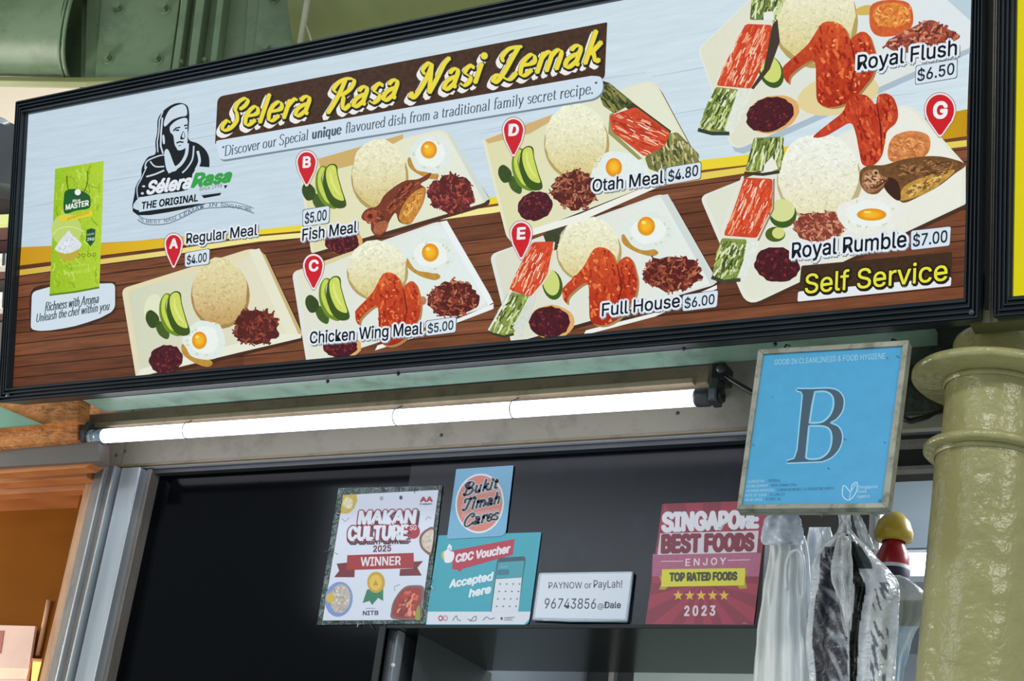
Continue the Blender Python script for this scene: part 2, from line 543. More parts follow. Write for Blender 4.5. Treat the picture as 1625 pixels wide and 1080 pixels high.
# ------------------------------------------------------------------ material palette
M_black = mat('black_powder_coat', (38, 46, 52), .38, .3, var=.2, scale=14, bump=.05, bscale=200)
M_dark = mat('dark_void', (14, 16, 18), .6, 0, var=.2)  # near-black for gaps, slots and filler; gap shade put into the colour
M_sill = mat('pale_green_enamel', (138, 170, 150), .28, .1, var=.08, scale=8, stain=(70, 84, 72), sscale=14, samt=.5, bump=.08, bscale=30)
M_fascia = mat('cream_grey_panel', (150, 148, 134), .55, 0, var=.06, scale=5, stain=(100, 98, 84), sscale=10, samt=.5)
M_house = mat('aged_cream_metal', (138, 126, 100), .45, .1, var=.08, scale=10, stain=(96, 84, 60), sscale=18, samt=.6)
M_alu = mat('brushed_aluminium', (176, 184, 190), .36, .45, var=.12, scale=6, stretch=(6, 6, .6))
M_aludull = mat('weathered_aluminium', (132, 126, 120), .5, .3, var=.14, scale=6, stretch=(8, 8, 1), stain=(66, 62, 56), sscale=12, samt=.5)
M_gasket = mat('black_rubber_gasket', (18, 22, 22), .6, 0)
M_glass = mat('black_glass_panel', (4, 8, 15), .2, 0, var=.3, scale=3, spec=.2, stain=(34, 42, 60), sscale=7, samt=.3)
M_soffit = mat('dark_lacquered_board', (40, 42, 38), .14, 0, var=.2, scale=4)
M_chip = mat('chipboard', (232, 156, 82), .75, 0, rgb2=(178, 108, 48), scale=22, stretch=(1, 1, 3.5), bump=.5, bscale=60, stain=(84, 48, 20), sscale=26, samt=.7)
M_pine = mat('warm_pine', (204, 130, 70), .6, 0, rgb2=(170, 98, 46), scale=8, stretch=(1, 1, 14))
M_ply = mat('plywood_edge', (206, 166, 130), .6, 0, rgb2=(172, 124, 88), scale=10, stretch=(10, 10, 1))
M_mint = mat('mint_paint', (116, 160, 134), .5, 0, var=.05)
M_greyband = mat('grey_laminate', (104, 98, 92), .5, 0, var=.05, scale=3)
M_brownwall = mat('brown_stall_wall', (120, 70, 16), .85, 0, var=.12, scale=3, spec=.05)
M_green = mat('green_steel_paint', (108, 130, 100), .42, 0, rgb2=(92, 110, 80), scale=3.5, bump=.12, bscale=14, stain=(62, 78, 50), sscale=6, samt=.5)
M_greenlt = mat('pale_olive_steel_paint', (120, 128, 78), .42, 0, rgb2=(104, 112, 64), scale=3, bump=.1, bscale=12)  # lighter, more olive tone than the main truss green
M_conduit = mat('beige_conduit', (150, 152, 128), .5, 0, var=.1)
M_cream = mat('cream_plaster', (236, 220, 198), .8, 0, var=.03, scale=2, bump=.1, bscale=30)
M_pillar = mat('olive_gloss_paint', (164, 160, 108), .26, 0, rgb2=(150, 145, 96), scale=4, bump=.55, bscale=34, stain=(128, 122, 84), sscale=9, samt=.35)
M_stain = mat('stained_green_concrete', (66, 76, 66), .8, 0, rgb2=(38, 46, 40), scale=22, bump=.5, bscale=60)
M_olive = mat('dull_olive_paint', (92, 92, 56), .6, 0, var=.12, scale=8)
M_cable = mat('black_cable', (16, 17, 17), .4, 0)
M_steel = mat('dark_grey_metal', (74, 78, 82), .4, .5)
M_white = mat('white_enamel', (222, 226, 228), .35, 0, var=.02)
M_kitchen = mat('pale_kitchen_wall', (170, 182, 190), .35, 0, var=.06, scale=2)
M_kitgrey = mat('grey_kitchen_cladding', (112, 118, 124), .3, .3, var=.08, scale=2)
M_tube = emat('fluorescent_tube_glow', (240, 238, 255), 3.4)
M_tube2 = emat('kitchen_tube_glow', (235, 242, 255), 6.0)
M_lighted = print_mat('backlit_print', True)
M_paper = print_mat('paper_print', False, rough=.35)
M_board = print_mat('board_print', False, nscale=40, rough=.35)

X = lambda px, py, Y: pY(px, py, Y).x
Z = lambda px, py, Y: pY(px, py, Y).z
YG = 2.22                       # face of the dark glass front

# ------------------------------------------------------------------ the shop front shell
xL, xR = X(241, 750, YG), X(1200, 992, YG)
xS = X(614, 993, YG)
zRail = Z(1100, 693, 2.205)
zSof = Z(980, 993, YG)
zMid = Z(1100, 697, YG)

# dark sliding pane at the left and dark header box carrying the stickers
gp = thing('sliding_glass_pane', 'tall black glass pane left of the stickers, behind the grey door post', 'glass pane', (xL, YG, 1.2))
MB().box(xL, xS, YG, YG + .008, 1.2, zMid).build('glass', mat('black_pane_glass', (3, 5, 9), .1, 0, var=.2, scale=2, spec=.1), gp)
MB().box(xS - .012, xS, YG - .003, YG + .011, 1.2, zSof).build('edge_strip', M_gasket, gp)
MB().box(xL, xS, YG, YG + .008, zMid, zMid + .003).build('top_strip', M_gasket, gp)
zb = MB().box(xS, xR, YG, YG + .012, zSof, zMid)
hb = thing('dark_header_box', 'black glossy boxed header over the serving opening, covered with stickers', 'header box', ((xS + xR) / 2, YG + .15, zSof))
zb.build('front_panel', M_glass, hb)
MB().box(xS, xR, YG + .012, 2.515, zSof, zSof + .012).build('underside', M_soffit, hb)
MB().box(xS, xR, YG - .002, YG + .002, zSof - .003, zSof + .002).build('bottom_edging', M_gasket, hb)
MB().box(xR, xR + .006, YG - .001, YG + .05, zSof - .002, zMid).build('end_edging', M_gasket, hb)

# door track rails across the whole front
xE = X(1560, 668, 2.205)
tr = thing('door_track', 'thin aluminium door track running along the top of the black glass', 'door track', ((xL + xE) / 2, 2.205, zRail))
MB().box(xL - .02, xE, 2.195, 2.215, zRail - .002, zRail + .0045).build('upper_rail', mat('bright_anodised_rail', (206, 208, 218), .4, .15, var=.05), tr)
MB().box(xL - .02, xE, 2.203, YG - .001, zRail - .011, zRail - .003).build('lower_rail', M_steel, tr)
tri_ = thing('inner_door_track', 'dull grey rails in the dark gap between the blue card and the pillar', 'door track', pY(1460, 745, 2.28))
for (py, hh, m, yy) in ((700, .008, M_aludull, 2.26), (741, .006, M_aludull, 2.30)):
    z = Z(1460, py, yy)
    MB().box(xR + .01, xE, yy, yy + .02, z - hh / 2, z + hh / 2).build('rail', m, tri_)
zi = Z(1460, 741, 2.30)
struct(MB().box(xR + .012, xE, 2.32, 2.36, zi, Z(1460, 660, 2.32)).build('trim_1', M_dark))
tr2 = None

# cream fascia boards behind the tube
zF0, zF1 = Z(1100, 683, 2.19), Z(1100, 545, 2.19) + .05
xF0 = X(166, 735, 2.19); xJ = X(197, 715, 2.19); xF1 = X(1400, 620, 2.19)
fa = thing('fascia_board', 'dull cream fascia boards behind the lit tube', 'fascia', ((xF0 + xF1) / 2, 2.19, zF0))
MB().box(xF0, xJ - .002, 2.19, 2.20, zF0, zF1).build('end_panel', M_fascia, fa, .0008)
MB().box(xJ, xF1, 2.19, 2.20, zF0, zF1).build('long_panel', M_fascia, fa, .0008)
MB().box(xF0, xF1, 2.188, 2.20, zF0 - .0045, zF0 - .0005).build('lower_lip', M_house, fa)
for px, py in ((184, 722), (198, 716), (700, 690), (1075, 655)):
    p = pY(px, py, 2.189)
    MB().lathe(p, (0, -1, 0), [(0, .0025), (.002, .002), (.0032, 0)], 10).build('screw', M_steel, fa)

# pale green sill below the sign
zs1, zs0 = Z(440, 604, 2.03), Z(440, 631, 2.10)
xs0, xs1 = X(128, 640, 2.04), X(1470, 545, 2.04)
si = thing('green_sill', 'pale green painted metal sill under the main menu sign', 'sill', ((xs0 + xs1) / 2, 2.08, zs0))
n = 7; prof = [(2.02 + .018 * (1 - math.cos(a)), zs0 + .012 - .012 * math.sin(a)) for a in [math.pi / 2 * k / n for k in range(n + 1)]]
prof = [(2.013, zs1 + .02), (2.013, zs0 + .014), (2.016, zs0 + .007), (2.022, zs0 + .002), (2.032, zs0), (2.10, zs0), (2.10, zs1 + .02)]
vs = [(x, y, z) for x in (xs0, xs1) for y, z in prof]; k = len(prof)
MB().add(vs, [(i, (i + 1) % k, k + (i + 1) % k, k + i) for i in range(k)] + [tuple(range(k - 1, -1, -1)), tuple(range(k, 2 * k))]).build('sill_plate', M_sill, si)
for px, py in ((520, 605), (632, 593), (1085, 553), (1230, 546)):
    p = pY(px, py, 2.012)
    MB().lathe(p, (0, -1, 0), [(0, .002), (.0025, .0015), (.0035, 0)], 10).build('rivet', M_steel, si)
# grimy upper corner to the right of the sill
xq0, xq1 = X(1418, 560, 2.17), X(1625, 520, 2.0)
struct(MB().box(xq0, xq1 + .3, 2.17, 2.20, Z(1460, 652, 2.17), zs1 + .05).build('wall_upper', M_stain))
struct(MB().box(xq0 - .01, xq1 + .3, 2.101, 2.169, zs0 + .004, zs1 + .05).build('trim_2', M_stain))
struct(MB().box(X(1540, 512, 2.0), xq1 + .3, 1.995, 2.028, Z(1600, 526, 2.028), zs1 + .05).build('trim_3', M_olive))
struct(MB().box(xF1 + .001, xq1 + .1, 2.185, 2.199, Z(1460, 630, 2.19) - .05, Z(1460, 615, 2.19)).build('trim_4', M_fascia))
struct(MB().box(X(40, 680, 2.2), xF0 + .02, 2.202, 2.215, Z(130, 700, 2.2), zs1 + .14).build('wall_upper_left', M_chip))

# ------------------------------------------------------------------ tube light
zt = Z(600, 661, 2.105); zt2 = Z(1110, 632, 2.105); zt1 = Z(170, 691, 2.105)
tA, tB = pY(166, 691.5, 2.105), pY(1104, 631, 2.105)
tl = thing('tube_light', 'long lit fluorescent tube on a cream batten under the menu sign', 'tube light', ((tA.x + tB.x) / 2, 2.105, tA.z - .02))
hx0, hx1 = X(131, 660, 2.12), X(1125, 590, 2.12)
hz1, hz0 = Z(440, 634, 2.12) + .001, Z(440, 658, 2.12)
MB().box(hx0, hx1, 2.12, 2.185, hz0, hz1).build('batten', M_house, tl, .002)
MB().box(hx0 + .02, hx1 - .02, 2.108, 2.122, hz0 - .003, hz0 + .006).build('reflector_lip', M_house, tl, .001)
TR_ = .0128
MB().tube([tA, tB], TR_, 20, True).build('glass_tube', M_tube, tl)
d = (tB - tA).normalized()
M_endglass = mat('clear_tube_end', (150, 172, 190), .12, .2)
MB().tube([tA - d * .024, tA], TR_ * .97, 20).build('clear_end', M_endglass, tl)
MB().tube([tA - d * .036, tA - d * .034, tA - d * .026, tA - d * .024], 1, 20, True, [TR_ * .8, TR_ * 1.02, TR_ * 1.02, TR_ * .9]).build('end_cap', M_alu, tl)
MB().tube([tB, tB + d * .004, tB + d * .022, tB + d * .026], 1, 20, True, [TR_ * 1.0, TR_ * 1.12, TR_ * 1.12, TR_ * .8]).build('end_cap', M_steel, tl)
for P, sg in ((tA - d * .040, -1), (tB + d * .032, 1)):
    hl = MB()
    hl.slab([P + Vector((-.007, -.016, -.012)), P + Vector((-.007, .012, -.014)), P + Vector((-.007, .018, .03)), P + Vector((-.007, -.012, .026)), P + Vector((-.007, -.018, .006))], (.014, 0, 0))
    ho = hl.build('lamp_holder', M_steel, tl, .003)
    MB().lathe(P + Vector((.008, -.002, 0)), (1, 0, 0), [(.011, 0), (.011, .004), (.006, .005), (.006, .001), (0, .001)], 16).build('socket_ring', M_cable, tl)
for px in (297, 630, 815):
    py = 691.5 + (631 - 691.5) * (px - 166) / (1104 - 166)
    P = pY(px, py, 2.105)
    ring = [P + Vector((0, math.cos(a), math.sin(a))) * (TR_ + .0012) for a in [math.radians(110 + 20 * k) for k in range(10)]]
    ring = [P + Vector((0, .012, TR_ + .012))] + ring
    MB().tube(ring, .0009, 6).build('wire_clip', M_steel, tl)

# cable from the holder to the blue card, and dark clutter at the holder
cb = tag(MB().tube([pY(1138, 598, 2.12), pY(1150, 596, 2.10), pY(1168, 607, 2.09), pY(1196, 624, 2.085), pY(1215, 640, 2.085)], .0042, 10).build('power_cable', M_cable),
         'black power cable running from the right lamp holder behind the blue card', 'cable')
cb2 = tag(MB().tube([pY(1425, 660, 2.12), pY(1445, 668, 2.115), pY(1470, 662, 2.12), pY(1500, 648, 2.15)], .0045, 10).build('power_cable', M_cable),
          'black cable between the blue card and the olive pillar', 'cable')
jb = thing('cable_clamp', 'small black clamp block above the right lamp holder', 'clamp', pY(1140, 590, 2.11))
jp = pY(1140, 593, 2.10)
MB().box(jp.x - .010, jp.x + .012, 2.095, 2.13, jp.z - .012, jp.z + .016).build('block', M_cable, jb, .002)
MB().lathe(jp + Vector((.006, -.004, .004)), (0, -1, 0), [(.006, 0), (.006, .006), (0, .007)], 12).build('screw', M_steel, jb)
MB().tube([jp + Vector((.01, 0, -.004)), jp + Vector((.018, -.004, -.006)), jp + Vector((.016, -.002, -.014))], .002, 8).build('loose_wire', M_cable, jb)

# ------------------------------------------------------------------ door posts at the left
ZB = 1.3


def post_strip(name, px0, px1, py, Y, dpt, m, parent, ztop_px=742):
    a, b = X(px0, py, Y), X(px1, py, Y)
    return MB().box(a, b, Y, Y + dpt, ZB, Z(px0, ztop_px, Y)).build(name, m, parent, .0012)


dp = thing('door_post', 'layered grey aluminium door post left of the black glass', 'door post', (X(185, 750, 2.18), 2.19, ZB))
post_strip('plywood_strip', 139, 150.5, 750, 2.20, .03, M_ply, dp, 740)
post_strip('outer_channel', 150, 163, 750, 2.172, .05, M_aludull, dp, 738)
post_strip('channel_ridge', 162.5, 165, 750, 2.166, .05, M_alu, dp, 738)
post_strip('middle_channel', 165, 178, 750, 2.176, .05, M_aludull, dp, 738)
post_strip('channel_ridge', 178, 180.5, 750, 2.168, .05, M_alu, dp, 738)
post_strip('groove', 180.5, 192, 750, 2.20, .03, M_steel, dp, 740)
post_strip('bright_stile', 192, 220, 750, 2.180, .04, M_alu, dp, 742)
post_strip('channel_ridge', 220, 222, 750, 2.176, .04, M_alu, dp, 742)
post_strip('gasket', 222, 232, 750, 2.205, .03, M_gasket, dp, 742)
post_strip('glazing_bead', 232, 240, 750, 2.196, .03, M_aludull, dp, 744)
p = pY(160, 722, 2.2)
struct(MB().box(X(157, 722, 2.2), X(168, 722, 2.2), 2.2, 2.25, Z(160, 745, 2.2), Z(160, 690, 2.2)).build('trim_5', M_dark))

# ------------------------------------------------------------------ neighbouring stall at the far left
ns = thing('neighbour_header', 'chipboard and pine header boards of the neighbouring stall, lower left of the menu sign', 'header', pY(60, 745, 2.15))
px_slab('chipboard', [(-30, 642), (127, 624), (124, 667), (66, 674), (-30, 684)], 2.07, .03, M_chip, ns, .001)
px_slab('mint_panel', [(-30, 638), (0, 645), (66, 672), (0, 678), (-30, 681)], 2.064, .005, M_mint, ns)
px_slab('chipboard', [(-30, 680), (124, 668), (123, 697), (-30, 712)], 2.085, .03, M_chip, ns, .001)
px_slab('grey_band', [(-30, 711), (122, 699), (157, 697), (157, 731), (-30, 742)], 2.10, .03, M_greyband, ns, .001)
px_slab('pine_batten', [(-30, 743), (150, 732), (136, 741), (-30, 753)], 2.11, .03, M_pine, ns, .001)
px_slab('pine_batten', [(-30, 755), (138, 745), (138, 757), (-30, 768)], 2.16, .03, M_pine, ns, .001)
px_slab('pine_batten', [(-30, 770), (137, 759), (135, 776), (-30, 786)], 2.20, .03, M_pine, ns, .001)
struct(MB().box(X(-120, 900, 2.6), X(139, 750, 2.24) - .0, 2.38, 2.40, ZB - .4, Z(60, 760, 2.38)).build('wall_neighbour', M_brownwall))
struct(MB().box(X(-120, 900, 2.6), X(142, 760, 2.25), 2.235, 2.38, Z(60, 768, 2.24), Z(60, 768, 2.24) + .02).build('ceiling_neighbour', M_pine))
struct(MB().box(X(139, 750, 2.24), X(139, 750, 2.24) + .02, 2.235, 2.40, ZB - .4, Z(60, 760, 2.38)).build('wall_neighbour_side', M_brownwall))
mc = thing('menu_card', 'pale pink card with white foot band on the brown wall, bottom left corner', 'card', pY(20, 1060, 2.36))
px_slab('card_sheet', [(-40, 990), (0, 991.5), (56, 993), (38, 1110), (-60, 1110)], 2.36, .006, mat('pale_pink_card', (214, 176, 160), .5), mc)
px_slab('white_band', [(-40, 1058), (46, 1060), (42, 1077), (-60, 1077)], 2.359, .001, mat('cream_band', (236, 208, 176), .5), mc)
px_slab('red_mark', [(-6, 1000), (6.5, 1000), (1, 1036), (-8, 1036)], 2.359, .001, mat('rust_red', (150, 54, 22), .5), mc)
lb = thing('lit_panel', 'small glowing amber panel beside the plywood strip at bottom left', 'lamp', pY(64, 1100, 2.36))
px_slab('panel', [(52, 1047), (78, 1049), (70, 1110), (46, 1110)], 2.362, .01, emat('amber_glow', (250, 180, 84), .9), lb)
px_slab('panel_rim', [(50, 1044), (80, 1046), (78, 1050), (50, 1048)], 2.36, .012, M_pine, lb)
rd = tag(MB().tube([pY(78, 952, 2.374), pY(73, 978, 2.374), pY(60, 1040, 2.374)], .005, 8).build('hanging_rod', M_ply), 'thin pale rod hanging on the brown stall wall', 'rod')
l = bpy.data.lights.new('stall_lamp', 'AREA'); l.shape = 'RECTANGLE'; l.size = .5; l.size_y = .12; l.energy = 1.8; l.color = (1, .55, .22)
lo = bpy.data.objects.new('stall_lamp', l); COL.objects.link(lo); q = pY(0, 1500, 2.15); lo.location = q
lo.rotation_euler = (pY(60, 850, 2.5) - q).to_track_quat('-Z', 'Y').to_euler()

# ------------------------------------------------------------------ things behind the sign at the left edge
cr_ = thing('metal_cabinet', 'dark grey metal box behind the top left corner of the menu sign', 'box', pY(10, 300, 2.5))
px_slab('body', [(-60, 168), (6, 189), (32, 201), (29, 296), (-60, 282)], 2.5, .2, M_steel, cr_, .006)
px_slab('lid_edge', [(-60, 162), (6, 187), (14, 193), (4, 196), (-60, 170)], 2.494, .02, M_alu, cr_, .002)
sh = thing('wall_shelf', 'cluttered brown shelf boards at the left edge behind the menu sign', 'shelf', pY(10, 600, 2.6))
for a, b, m, nm in ((298, 338, mat('dark_brown_shelf', (54, 42, 34), .6), 'shelf_board'), (356, 378, mat('maroon_board', (84, 50, 46), .6), 'shelf_board'), (380, 398, mat('deep_maroon_board', (58, 14, 14), .6), 'shelf_board'), (424, 440, mat('maroon_board', (84, 50, 46), .6), 'shelf_board'), (442, 462, mat('dark_brown_shelf', (54, 42, 34), .6), 'shelf_board'), (490, 505, mat('maroon_board', (84, 50, 46), .6), 'shelf_board'), (508, 640, mat('brown_grey_board', (92, 84, 78), .6), 'back_board')):
    px_slab(nm, [(-60, a + 8), (26, a), (22, b), (-60, b + 8)], 2.60, .10, m, sh, .002)
tag(px_slab('cardboard_strip', [(-60, 344), (24, 339), (22, 354), (-60, 358)], 2.58, .04, mat('yellow_green_card', (206, 212, 140), .6)), 'pale yellow green strip on the shelf at the left edge', 'strip')
for a, b, t in ((401, 421, 'upper white paper bundle on the shelf at the left edge'), (462, 488, 'lower white paper bundle on the shelf at the left edge')):
    bd = thing('paper_bundle', t, 'paper', pY(5, b, 2.57), 'paper bundles on the left shelf')
    px_slab('sheets', [(-60, a + 4), (18, a), (16, b), (-60, b + 4)], 2.57, .08, mat('grubby_white_paper', (196, 196, 188), .7, var=.3, scale=30), bd, .003)
    px_slab('band', [(4, a + 1), (8, a + 1), (7, b), (3, b)], 2.569, .001, M_steel, bd)

# ------------------------------------------------------------------ walls high up
struct(MB().box(-6.5, 2.5, 4.3, 4.4, 0, 6).build('wall_back', M_cream))

# ------------------------------------------------------------------ green steel truss over the sign
bd_ = Vector((.944, .33, 0)).normalized()
BP = Frame(pY(250, 60, 3.0), Vector((.33, -.944, 0)), (0, 0, 1))


def bp(px, py, out=0.0):
    d = ray(px, py)
    return EYE + d * (BP.n.dot(BP.o + BP.n * out - EYE) / BP.n.dot(d))


def bslab(name, pts, out, dep, m, parent, bevel=0.0):
    return MB().slab([bp(x, y, out) for x, y in pts], -BP.n * dep).build(name, m, parent, bevel)


gt = thing('steel_truss', 'green painted steel truss joint with hex bolts above the menu sign', 'truss', bp(250, 120))
# round chord at left: centre line, radius from the photograph's band
cA, cB = bp(-220, 50, -.02), bp(132, 56, -.02)
rad = (bp(60, 126) - bp(60, 56)).length
MB().tube([cA, cB], rad, 40, False).build('round_chord', M_green, gt)
seam = [bp(132, 56, -.02) + (BP.v * math.sin(a) + BP.n * math.cos(a)) * (rad + .001) + BP.u * (.012 * math.cos(2 * a) - .004) for a in [math.radians(-100 + 10 * k) for k in range(21)]]
MB().tube(seam, .0045, 8).build('weld_seam', M_green, gt)
MB().tube([s_ + BP.u * .013 for s_ in seam], .006, 8).build('rim_flange', M_green, gt)
# cover plate set back behind the rim
bslab('recess_plate', [(132, -80), (165, -80), (165, 140), (128, 140)], -.04, .02, M_green, gt)
bslab('gusset_plate', [(168, -80), (296, -80), (268, 126), (150, 127)], .0, .012, M_green, gt, .002)
bslab('recess_slope', [(140, -80), (170, -80), (150, 127), (135, 127)], -.015, .02, M_green, gt)
bslab('bottom_flange', [(-220, 118), (60, 122), (134, 122), (262, 121), (262, 126), (134, 130), (60, 129), (-220, 124)], .012, .03, M_greenlt, gt, .002)
bslab('slot', [(290, -80), (296, -80), (268, 140), (263, 140)], -.03, .01, M_dark, gt)
for x0, x1, xb0, xb1, out in ((296, 306, 270, 281, .03), (318, 333, 296, 308, .035), (352, 362, 330, 340, .045)):
    bslab('stiffener', [(x0, -80 + 20), (x1, -60), (xb1, 125), (xb0, 125)], out, .05, M_green, gt, .003)
bslab('channel_web', [(300, -80), (420, -80), (392, 140), (270, 140)], -.02, .015, M_green, gt)
bslab('channel_side', [(398, -80), (424, -80), (402, 140), (385, 140)], -.01, .015, M_green, gt)
bslab('gusset_plate', [(420, -80), (505, -80), (480, 130), (398, 130)], .0, .012, M_green, gt, .002)
# far chord, lighter, running on behind the sign
cC, cD = bp(484, 8, -.06), bp(1300, -40, -.06)
MB().tube([cC, cD], rad * 1.25, 40, False).build('round_chord', M_greenlt, gt)
for bx, by in ((189, 15), (262, 15), (172, 94), (250, 95), (435, -2), (424, 80)):
    P = bp(bx, by, 0.0)
    a0, a1 = BP.u, BP.v
    bolt = MB()
    bolt.lathe(P, BP.n, [(.017, 0), (.017, .003), (.012, .003)], 20)
    vs = []
    for h in (.003, .026):
        for k in range(6):
            t = math.pi / 3 * k
            vs.append(P + BP.n * h + (a0 * math.cos(t) + a1 * math.sin(t)) * .0125)
    bolt.add(vs, [(0, 1, 7, 6), (1, 2, 8, 7), (2, 3, 9, 8), (3, 4, 10, 9), (4, 5, 11, 10), (5, 0, 6, 11), (6, 7, 8, 9, 10, 11)])
    bolt.build('hex_bolt', M_green, gt)
for bx, by in ((288, 100), (326, 97)):
    P = bp(bx, by, .012)
    MB().lathe(P, BP.n, [(.008, 0), (.008, .012), (0, .014)], 6).build('small_nut', M_green, gt)
co = thing('conduit_pipe', 'thin beige conduit pipe rising above the menu sign beside the green truss', 'pipe', bp(478, 90, .2))
MB().tube([bp(493, -80, .2), bp(488, 0, .2), bp(472, 95, .2)], .0085, 14).build('pipe', M_conduit, co)
MB().tube([bp(483, 35, .2), bp(490, 52, .205), bp(500, 82, .21)], .003, 8).build('brace_wire', M_conduit, co)

# ------------------------------------------------------------------ olive pillar
pT, pB_ = pY(1586, 545, 2.1), pY(1545, 1080, 2.1)
ax = (pT - pB_).normalized()
zof = lambda px, py: (pY(px, py, 2.1).z - pB_.z) / ax.z
pl = thing('round_pillar', 'olive painted round steel pillar with two flange rings at the right edge', 'pillar', pB_ - ax * .3)
r3, r2, r1 = .0715, .066, .061
h2, h1, ht = zof(1467, 728), zof(1447, 616), zof(1590, 535)
MB().lathe(pB_, ax, [(r3, -.6), (r3, h2 - .004)], 72).build('shaft', M_pillar, pl)
MB().lathe(pB_, ax, [(r2, h2), (r2, h1)], 72).build('collar', M_pillar, pl)
MB().lathe(pB_, ax, [(r1, h1), (r1, ht - .016), (r1 - .003, ht - .008), (r1 - .009, ht - .002), (r1 - .02, ht), (0, ht)], 72).build('top_collar', M_pillar, pl)


def flange(h, R, t):
    b = .003
    return MB().lathe(pB_, ax, [(r1 - .005, h - t / 2), (R - b, h - t / 2), (R, h - t / 2 + b), (R, h + t / 2 - b), (R - b, h + t / 2), (r1 - .01, h + t / 2)], 72).build('flange', M_pillar, pl)


flange(h1, .112, .013)
flange(h2, .088, .012)
MB().lathe(pB_, ax, [(r3 + .001, h2 - .012), (r3 + .004, h2 - .008), (r3 + .001, h2 - .004)], 72).build('weld_bead', M_pillar, pl)
MB().lathe(pB_, ax, [(r2 + .001, h1 - .014), (r2 + .004, h1 - .010), (r2 + .001, h1 - .006)], 72).build('weld_bead', M_pillar, pl)

# ------------------------------------------------------------------ kitchen seen through the opening
xk0, xk1 = X(560, 1000, 3.2), X(1625, 900, 3.2) + .5
struct(MB().box(xS - .02, xS, YG + .02, 3.2, .6, zSof + .4).build('wall_kitchen_left', M_kitgrey))
struct(MB().box(xk0 - .6, xk1, 3.2, 3.25, .6, 3.0).build('wall_kitchen_back', M_kitchen))
struct(MB().box(xS - .6, xk1, YG + .3, 3.2, Z(1440, 720, 3.2), Z(1440, 720, 3.2) + .02).build('ceiling_kitchen', M_kitchen))
# stile of the sliding pane seen under the header box
a, b = X(621, 1010, 2.25), X(634, 1010, 2.25)
ds = thing('inner_door_stile', 'slim grey metal stile under the left end of the header box', 'door stile', (a, 2.25, .9 + .6))
MB().box(a, b, 2.245, 2.255, 1.5, zSof - .001).build('web', M_alu, ds)
MB().box(b, b + .004, 2.24, 2.26, 1.5, zSof - .001).build('edge', M_alu, ds)
MB().box(a - .003, a, 2.24, 2.26, 1.5, zSof - .001).build('edge', M_alu, ds)
p = pY(624, 1055, 2.24)
MB().lathe(p, (0, -1, 0), [(.004, 0), (.003, .003), (0, .0035)], 12).build('screw', M_white, ds)
# grey side cladding and pale cupboards behind the header box
xg = X(767, 1062, 2.51)
sc_ = thing('side_cladding', 'dark grey cladding board sloping back under the header box', 'panel', (xS + .05, 2.4, 1.5))
MB().slab([(xS + .03, 2.27, 1.4), (xg, 2.515, 1.4), (xg, 2.515, zSof), (xS + .03, 2.27, zSof)], (0.004, .02, 0)).build('board', mat('slate_grey_board', (66, 70, 70), .45), sc_)
cu = thing('pale_cupboard_row', 'pale grey cupboard fronts low behind the header box', 'cupboard', ((xg + xR) / 2, 2.95, 1.3))
zc_ = zSof + .16
M_cup = mat('pale_grey_laminate', (150, 164, 164), .4, var=.04)
for a, b, m, nm in ((600, 830, M_cup, 'door_panel'), (831, 914, mat('pale_grey_laminate_warm', (160, 168, 162), .4, var=.04), 'door_panel'), (914, 966, M_dark, 'dark_gap'), (966, 974, M_aludull, 'divider'), (974, 1006, M_dark, 'dark_gap'), (1006, 1200, mat('sage_grey_laminate', (128, 138, 130), .4, var=.04), 'door_panel')):
    MB().box(X(a, 1070, 2.95), X(b, 1070, 2.95), 2.95 if nm != 'dark_gap' else 2.97, 2.98, 1.3, zc_).build(nm, m, cu)  # dark_gap panels carry the shade of the openings as near-black colour

l = bpy.data.lights.new('cupboard_fill_light', 'AREA'); l.shape = 'RECTANGLE'; l.size = .8; l.size_y = .08; l.energy = 2.0; l.color = (.9, .96, 1)  # unseen area light, added to brighten the cupboard fronts
lo = bpy.data.objects.new('cupboard_fill_light', l); COL.objects.link(lo); lo.location = (-1.1, 2.56, zSof + .10)
lo.rotation_euler = (Vector((-1.1, 2.95, zSof - .02)) - Vector(lo.location)).to_track_quat('-Z', 'Y').to_euler()

wf = thing('white_door_frame', 'white upright door frame behind the hanging bags', 'frame', pY(1384, 1100, 2.6))
MB().box(X(1376, 900, 2.6), X(1386, 900, 2.6), 2.6, 2.64, 1.2, Z(1380, 745, 2.6)).build('upright', M_white, wf, .002)
MB().box(X(1388, 900, 2.6), X(1397, 900, 2.6), 2.59, 2.64, 1.2, Z(1380, 745, 2.6)).build('upright', M_white, wf, .002)
MB().box(X(1250, 900, 2.6), X(1374, 900, 2.6), 2.62, 2.64, 1.2, Z(1380, 745, 2.6)).build('side_panel', mat('mid_grey_panel', (96, 94, 92), .5), wf, .002)
kt = thing('kitchen_tube_light', 'bright white tube light inside the kitchen beside the pillar', 'tube light', pY(1450, 890, 3.0))
MB().tube([pY(1290, 893, 3.0), pY(1620, 888, 3.0)], .0165, 16).build('glass_tube', M_tube2, kt)
ka, kb = X(1290, 893, 3.0), X(1620, 888, 3.0)
zk = pY(1450, 890, 3.0).z
MB().box(ka, kb, 3.03, 3.07, zk - .02, zk + .03).build('batten', M_white, kt)
MB().box(X(1400, 900, 2.95), X(1560, 900, 2.95), 3.12, 3.14, 1.2, Z(1450, 912, 3.12)).build('lower_cladding', M_kitgrey, kt)['kind'] = 'structure'
kl = tag(MB().box(X(1290, 866, 3.02), X(1620, 866, 3.02), 3.0, 3.03, Z(1450, 872, 3.0), Z(1450, 869, 3.0)).build('cable_rail', M_steel), 'thin grey rail just above the kitchen tube light', 'rail')

